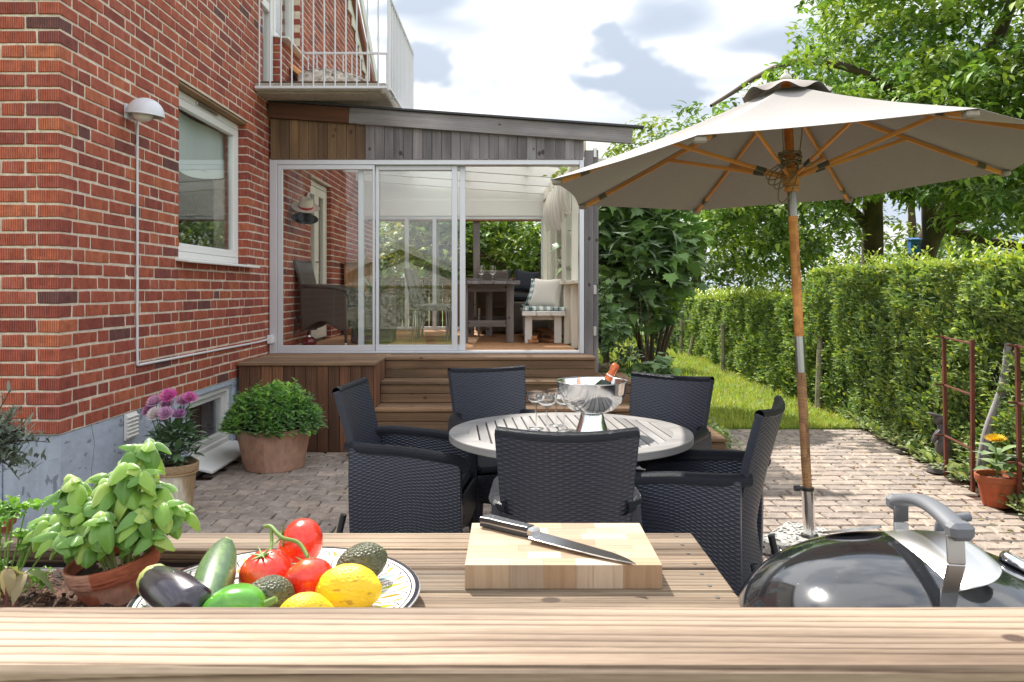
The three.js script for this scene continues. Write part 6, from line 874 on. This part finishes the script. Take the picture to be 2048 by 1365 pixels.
// ---------------------------------------------------------------- inside the sunroom
{
  const V = (x, y, z) => new THREE.Vector3(x, y, z), gw = tone(greyWood, [[0.5, 0.46, 0.46], [0.6, 0.55, 0.54], [0.44, 0.41, 0.41]]), r = rng(111);
  const tb = thing('dining_table', 'heavy grey-stained dining table inside the sunroom', 'table', [-0.29, DK, -10.1]);
  for (let i = 0; i < 5; i++) add(tb, 'top_board', cbox(0.150, 0.04, 2.0, 0.004, 'z', r(), r()), greyMats[i % 4], [-0.31 + i * 0.155, 0.70, 0]);
  for (const z of [0.78, -0.78]) { for (const x of [-0.27, 0.27]) add(tb, 'leg', cbox(0.085, 0.68, 0.085, 0.004, 'y', r()), gw[1], [x, 0.34, z]); add(tb, 'stretcher', cbox(0.45, 0.075, 0.05, 0.004), gw[0], [0, 0.22, z]); add(tb, 'apron', cbox(0.62, 0.085, 0.045, 0.004), gw[2], [0, 0.635, z]); } add(tb, 'centre_post', cbox(0.085, 0.62, 0.085, 0.004, 'y'), gw[1], [0, 0.34, 0]);
  for (const [x, Z, l] of [[-0.375, 9.75, 'wine glass on the dining table nearer the sliding door stile'], [-0.235, 9.75, 'wine glass on the dining table nearer the white bench']]) { const g = thing('wine_glass', l, 'glass', [x, DK + 0.721, -Z], 0, 'wine glasses on the dining table'); add(g, 'cup', lathe([[0.004, 0.075], [0.03, 0.085], [0.042, 0.115], [0.036, 0.175], [0.033, 0.19], [0.032, 0.19], [0.035, 0.174], [0.0408, 0.115], [0.0292, 0.0866], [0, 0.0775]], 24), solidGlass); rod(g, 'stem', V(0, 0.004, 0), V(0, 0.076, 0), 0.004, 0.004, solidGlass, 8); add(g, 'foot', lathe([[0, 0.006], [0.036, 0.002], [0, 0.0005]], 24), solidGlass); }
  for (const [x, Z, l] of [[-0.47, 9.5, 'white plate with napkin on the dining table beside the door stile'], [-0.12, 9.5, 'white plate with napkin on the dining table beside the bench']]) { const g = thing('dinner_plate', l, 'plate', [x, DK + 0.7215, -Z], 0, 'plates on the dining table'); add(g, 'plate', lathe([[0, 0.006], [0.08, 0.006], [0.13, 0.02], [0.132, 0.023], [0.08, 0.011], [0, 0.011]], 36), whitePaint); add(g, 'napkin', cbox(0.12, 0.012, 0.06, 0.004), mat({ color: lin(0.7, 0.55, 0.5), roughness: 0.95 }), [0, 0.018, 0], [0, 0.3, 0]); }
  // bench with checked cushion
  const bn = thing('white_bench', 'white painted slatted bench along the sunroom side wall', 'bench', [0.36, DK, -10.0]); for (let i = 0; i < 3; i++) add(bn, 'seat_board', cbox(0.16, 0.05, 1.9, 0.004, 'z'), whitePaint, [-0.165 + i * 0.165, 0.345, 0]); for (const z of [0.78, -0.78]) { for (const x of [-0.17, 0.17]) add(bn, 'leg', cbox(0.085, 0.32, 0.085, 0.004, 'y'), whitePaint, [x, 0.16, z]); add(bn, 'crossbar', cbox(0.42, 0.05, 0.05, 0.004), whitePaint, [0, 0.29, z - 0.07 * Math.sign(z)]); }
  const check = tex(64, 64, (x, y) => { const a = (x % 0.5) < 0.25, b = (y % 0.5) < 0.25; return a && b ? [0.30, 0.38, 0.40] : a || b ? [0.60, 0.66, 0.66] : [0.90, 0.90, 0.87]; }, true, [6, 6]), ck = mat({ map: check, roughness: 0.95 });
  const puff = (w, h, d, cr = 0.35) => { const g = new THREE.BoxGeometry(w, h, d, 16, 6, 16), p = g.attributes.position, q = g.attributes.uv; for (let i = 0; i < p.count; i++) { const x = p.getX(i) / w * 2, y = p.getY(i), z = p.getZ(i) / d * 2, e = (1 - Math.abs(x) ** 3) * (1 - Math.abs(z) ** 3); p.setX(i, p.getX(i) * (1 - 0.13 * (1 - z * z))); p.setZ(i, p.getZ(i) * (1 - 0.13 * (1 - x * x))); p.setY(i, y * (cr + (1 - cr) * Math.pow(Math.max(e, 0), 0.4))); q.setXY(i, p.getX(i), p.getZ(i)); } g.computeVertexNormals(); return g; };
  one('bench_cushion', puff(0.50, 0.05, 1.86, 0.7), ck, 'grey and white checked seat cushion on the white bench', 'cushion', [0.36, DK + 0.396, -10.0]);
  one('round_pillow', puff(0.42, 0.17, 0.40, 0.2), mat({ color: lin(0.70, 0.66, 0.60), roughness: 0.95 }), 'plump cream pillow leaning on the white bench', 'pillow', [0.42, DK + 0.57, -9.5], [1.12, -0.55, 0]).rotation.order = 'YXZ';
  one('checked_pillow', puff(0.38, 0.13, 0.38, 0.25), ck, 'grey checked pillow behind the cream pillow on the bench', 'pillow', [0.36, DK + 0.58, -9.85], [1.1, -0.6, 0]).rotation.order = 'YXZ';
  const wm = tone(brownWood, [[1.1, 0.85, 0.6], [0.8, 0.6, 0.45], [1.3, 0.95, 0.66]]); for (const [x, y, Z, ry, rx, L, l] of [[0.28, 0.025, 9.6, -0.08, 0, 0.9, 'flat board lying under the white bench'], [0.27, 0.066, 9.6, -0.1, 0, 0.85, 'board stacked on another under the bench'], [0.42, 0.025, 9.35, 0.4, 0, 0.35, 'short board end under the bench'], [0.45, 0.10, 9.6, 0.3, 0.12, 0.6, 'reddish board propped under the bench beside the wall']]) one('spare_board', cbox(0.12, 0.035, L, 0.003, 'z', r(), r()), wm[(r() * 3) | 0], l, 'board', [x, DK + y, -Z], [rx, ry, 0], 'spare boards under the bench');
  // wicker seating
  const ch = thing('tall_wicker_chair', 'tall brown wicker armchair beside the brick wall in the sunroom', 'armchair', [-1.98, DK, -8.72], 1.45); wickerChair(ch, brownWicker, 0.92);
  const sf = thing('wicker_sofa', 'low wicker sofa with dark cushions at the rear of the sunroom', 'sofa', [0.0, DK, -11.45]); add(sf, 'base', cbox(1.0, 0.42, 0.7, 0.02), greyWicker, [0, 0.24, 0]); add(sf, 'backrest', cbox(1.0, 0.30, 0.14, 0.02), greyWicker, [0, 0.56, -0.27]); for (const s of [-1, 1]) add(sf, 'armrest', cbox(0.14, 0.62, 0.7, 0.02), greyWicker, [s * 0.44, 0.34, 0.001]); add(sf, 'seat_cushion', cbox(0.72, 0.1, 0.52, 0.03), mat({ color: lin(0.02, 0.022, 0.028), roughness: 0.9 }), [0, 0.50, 0.06]);
  for (const [x, l, a] of [[-0.18, 'dark cushion on the wicker sofa behind the table', 0.1], [0.20, 'dark cushion on the wicker sofa nearest the bench', -0.15]]) one('sofa_cushion', puff(0.36, 0.14, 0.34, 0.3), mat({ color: lin(0.022, 0.025, 0.035), roughness: 0.9 }), l, 'cushion', [x, DK + 0.73, -11.42], [1.25, a, 0], 'dark sofa cushions');
  const stk = (x, Z, l, ry) => { const c = thing('dining_chair', l, 'chair', [x, DK, -Z], ry, 'wicker dining chairs'); add(c, 'backrest', sheet((u, v) => V(-0.21 + 0.42 * u, 0.42 + 0.45 * v, -0.2 - 0.1 * v), 6, 8, 0.03, 0.42, 0.45), greyWicker); add(c, 'seat', cbox(0.44, 0.07, 0.44, 0.012), greyWicker, [0, 0.40, 0]); for (const a of [-0.19, 0.19]) for (const b of [-0.19, 0.19]) rod(c, 'leg', V(a, 0, b * 1.1), V(a, 0.38, b), 0.014, 0.016, satin, 10); };
  stk(-0.98, 9.7, 'wicker dining chair tucked at the table behind the glass door', 1.57); stk(-0.98, 10.35, 'second wicker dining chair from the doors, behind the glass', 1.57); stk(-0.25, 11.0, 'wicker dining chair at the far end of the table', 3.1);
  // planter with yucca behind the chair
  const yp = thing('yucca_planter', 'spiky yucca in a woven planter behind the tall wicker chair', 'potted plant', [-1.62, DK, -9.35]); add(yp, 'planter', cbox(0.46, 0.56, 0.46, 0.02), greyWicker, [0, 0.28, 0]); potSoil(yp, 0.2, 0.563); const sp = []; for (let i = 0; i < 70; i++) { const a = r() * 6.28; sp.push([0.05 * (r() - 0.5), 0.56, 0.05 * (r() - 0.5), 0.20 + 0.14 * r(), a, 0.15 + 0.95 * r(), 0, ...shade(r, [[0.10, 0.17, 0.06], [0.15, 0.22, 0.09]])]); } leaves(yp, 'foliage', blade.clone().scale(1.6, 1, 1), GLOSSY, sp);
  // hats and mirror on the brick wall
  const hat = (name, label, y, Z, col, band, off, s) => { const h = thing(name, label, 'hat', [WX + off, y, -Z], 0); h.rotation.set(0.42, 0, -0.22); h.scale.setScalar(s); const m = mat({ color: lin(...col), roughness: 0.85 }); const br_ = lathe([[0.075, 0.0], [0.11, -0.004], [0.145, 0.006], [0.148, 0.010], [0.11, 0.002], [0.075, 0.006]], 44).scale(1, 1, 1.15); add(h, 'brim', br_, m); const cr = lathe([[0.078, 0], [0.076, 0.05], [0.068, 0.095], [0.05, 0.108], [0.02, 0.098], [0, 0.094]], 44).scale(0.95, 1, 1.15); add(h, 'crown', cr, m); if (band) add(h, 'band', lathe([[0.0795, 0.004], [0.0785, 0.03]], 44).scale(0.95, 1, 1.15), mat({ color: lin(...band), roughness: 0.8, side: THREE.DoubleSide })); };
  hat('straw_hat', 'pale straw hat with red band hanging on the brick wall', 2.25, 8.45, [0.72, 0.63, 0.52], [0.45, 0.02, 0.03], 0.15, 1); hat('felt_hat', 'black felt hat hanging below the straw hat', 2.13, 8.45, [0.02, 0.022, 0.025], null, 0.14, 0.95);
  const mr = thing('round_mirror', 'round silver dish hanging behind the straw hat', 'mirror', [WX + 0.02, 2.36, -9.10]); add(mr, 'disc', new THREE.CylinderGeometry(0.12, 0.12, 0.015, 40), steel, [0, 0, 0], [0, 0, Math.PI / 2]); add(mr, 'rim', new THREE.TorusGeometry(0.12, 0.012, 10, 40), satin, [0.005, 0, 0], [0, Math.PI / 2, 0]);
  const ball_ = thing('red_lantern', 'small round red lantern on the sunroom floor by the chair', 'lantern', [-2.13, DK, -8.35]); add(ball_, 'globe', new THREE.SphereGeometry(0.075, 28, 18).scale(1, 0.85, 1), mat({ color: lin(0.12, 0.01, 0.012), roughness: 0.2 }), [0, 0.066, 0]); add(ball_, 'collar', new THREE.CylinderGeometry(0.03, 0.035, 0.02, 20), satin, [0, 0.13, 0]);
  const cb = thing('wooden_cabinet', 'small brown wooden cabinet against the brick wall inside the sunroom', 'cabinet', [-2.12, DK, -11.15]); add(cb, 'body', cbox(0.36, 0.98, 0.55, 0.006, 'y'), brownWood(lin(1, 0.8, 0.62)), [0, 0.49, 0]); add(cb, 'top', cbox(0.42, 0.025, 0.62, 0.004, 'z'), brownWood(lin(1.1, 0.9, 0.7)), [0, 0.995, 0]); add(cb, 'door', cbox(0.34, 0.85, 0.014, 0.003, 'y'), brownWood(lin(1.1, 0.85, 0.65)), [0, 0.5, 0.284]); add(cb, 'knob', new THREE.SphereGeometry(0.014, 12, 8), satin, [0.12, 0.55, 0.3]);
  for (const [z, c, l] of [[-0.1, [0.45, 0.42, 0.38], 'pale stoneware jug on the wooden cabinet'], [0.12, [0.16, 0.09, 0.05], 'brown jug on the wooden cabinet']]) { const j = thing('stoneware_jug', l, 'jug', [-2.10, DK + 1.009, -(11.15 + z)]); add(j, 'body', lathe([[0, 0], [0.045, 0], [0.06, 0.05], [0.05, 0.11], [0.03, 0.14], [0.038, 0.17], [0.032, 0.17], [0, 0.12]], 28), mat({ color: lin(...c), roughness: 0.4 })); add(j, 'handle', tubeGeo([V(0, 0.15, 0.034), V(0, 0.15, 0.075), V(0, 0.09, 0.075), V(0, 0.06, 0.055)], 0.007, 16, 8), mat({ color: lin(...c), roughness: 0.4 })); }
}
// ---------------------------------------------------------------- beyond the sunroom
{
  const r = rng(131), f = thing('garden_fence', 'brown vertical board fence behind the sunroom', 'fence', [0, 0, -13.6]); for (let i = 0; i < 40; i++) add(f, 'board', cbox(0.105, 1.5 + 0.03 * r(), 0.02, 0.003, 'y', r(), r()), boxMats[(r() * 4) | 0], [-3.2 + i * 0.115, 0.78, 0]); for (const y of [0.35, 1.35]) add(f, 'rail', cbox(4.6, 0.07, 0.03, 0.003), boxMats[2], [-0.9, y, -0.03]); add(f, 'cap_rail', cbox(4.64, 0.03, 0.08, 0.003), boxMats[0], [-0.9, 1.57, 0]);
  const pg = thing('pergola', 'brown timber pergola frame standing behind the sunroom', 'pergola', [0, 0, -13.0]); for (const x of [-2.6, -1.25, -0.58]) add(pg, 'post', cbox(0.11, 2.75, 0.11, 0.005, 'y', r()), greyMats[2], [x, 1.375, 0]); add(pg, 'beam', cbox(4.2, 0.12, 0.07, 0.004), boxMats[3], [-0.9, 2.55, 0.09]); for (const x of [-2.2, -1.5, -0.8, 0.0]) add(pg, 'rafter', cbox(0.05, 0.1, 1.6, 0.004, 'z'), boxMats[2], [x, 2.66, 0.1]);
  const pt = mat({ color: lin(0.52, 0.53, 0.50), roughness: 0.9 });
  const nh = thing('neighbour_house', 'pale grey house with corrugated roof beyond the sunroom rear doors', 'house', [-7.4, 0, -27]); add(nh, 'wall', cbox(6, 3.0, 4, 0.02), pt, [0, 1.5, 0]); for (let i = 0; i < 30; i++) add(nh, 'roof_rib', new THREE.CylinderGeometry(0.07, 0.07, 2.6, 6), mat({ color: lin(0.32, 0.33, 0.35), roughness: 0.7 }), [-3.1 + i * 0.215, 3.35, 1.2], [1.25, 0, 0]); add(nh, 'roof', cbox(6.5, 0.08, 2.7, 0.01), mat({ color: lin(0.3, 0.31, 0.33), roughness: 0.7 }), [0, 3.33, 1.2], [-0.32, 0, 0]); add(nh, 'roof', cbox(6.5, 0.08, 2.7, 0.01), mat({ color: lin(0.3, 0.31, 0.33), roughness: 0.7 }), [0, 3.33, -1.2], [0.32, 0, 0]); add(nh, 'chimney', cbox(0.5, 0.9, 0.5, 0.01), mat({ color: lin(0.2, 0.22, 0.26), roughness: 0.8 }), [2.2, 3.9, 0.4]); { const w = new THREE.Group(); w.name = 'window'; nh.add(w); add(w, 'frame', cbox(1.1, 1.0, 0.06, 0.01), whitePaint, [1.6, 1.8, 2.02]); add(w, 'pane', cbox(0.94, 0.84, 0.01, 0), mat({ color: lin(0.03, 0.035, 0.04), roughness: 0.05 }), [1.6, 1.8, 2.056]); }
  // behind the viewer: white gabled garage, hedge and trees that the glass mirrors
  const gr = thing('white_garage', 'white garage with a low gable behind the viewer, mirrored in the glass doors', 'garage', [-3.9, 0, 12.5]); const gs = new THREE.Shape([[-1.9, 0], [1.9, 0], [1.9, 2.05], [0, 2.9], [-1.9, 2.05]].map((p) => new THREE.Vector2(...p))); add(gr, 'wall', new THREE.ExtrudeGeometry(gs, { depth: 5, bevelEnabled: false }), mat({ color: lin(0.74, 0.73, 0.70), roughness: 0.8 })); for (const s of [-1, 1]) { add(gr, 'roof', cbox(2.35, 0.08, 5.5, 0.01), mat({ color: lin(0.5, 0.5, 0.5), roughness: 0.8 }), [s * 1.02, 2.52, 2.5], [0, 0, -s * 0.42]); bar(gr, 'verge_board', V_(s * 2.1, 1.98, -0.22), V_(0, 2.93, -0.30), 0.03, 0.26, whitePaint); }
  function V_(x, y, z) { return new THREE.Vector3(x, y, z); }
  const bh = thing('rear_hedge', 'clipped hedge behind the viewer, mirrored in the glass doors', 'hedge'), L = []; for (let i = 0; i < 26000; i++) { const x = -9 + 18 * r(), top = r() < 0.25, y = top ? 1.45 : 1.45 * r(), z = 8.6 + (top ? 0.8 * r() : 0.7 * r() * r()); L.push([x, y, -z, 0.09, r() * 6.28, r() * 2, r() * 2, ...shade(r, PRIVET)]); } leaves(bh, 'foliage', oval, GLOSSY, L);
  const mk = (l, x, z, ry, n) => { const t = thing('rear_tree', l, 'tree', [0, 0, 0], 0, 'trees behind the viewer'); limb(t, 'trunk', [V_(x, 0, z), V_(x, 2, z), V_(x + 0.2, 3.4, z)], 0.2, 0.08); leaves(t, 'crown', oval, LEAF, crown(r, [x, ry + 1.2, -z], [2.6, ry, 2], n, 8, 0.24, CHERRY, { droop: 0.3, spread: 0.5, clump: 1 })); };
  mk('tree behind the viewer beside the white garage', 1.4, 16, 2.2, 500); mk('tree behind the viewer far from the garage', 7, 15, 3.0, 600); mk('tree behind the viewer past the garage roof', -9.5, 18, 3.2, 600);
}
renderer.render(scene, camera);
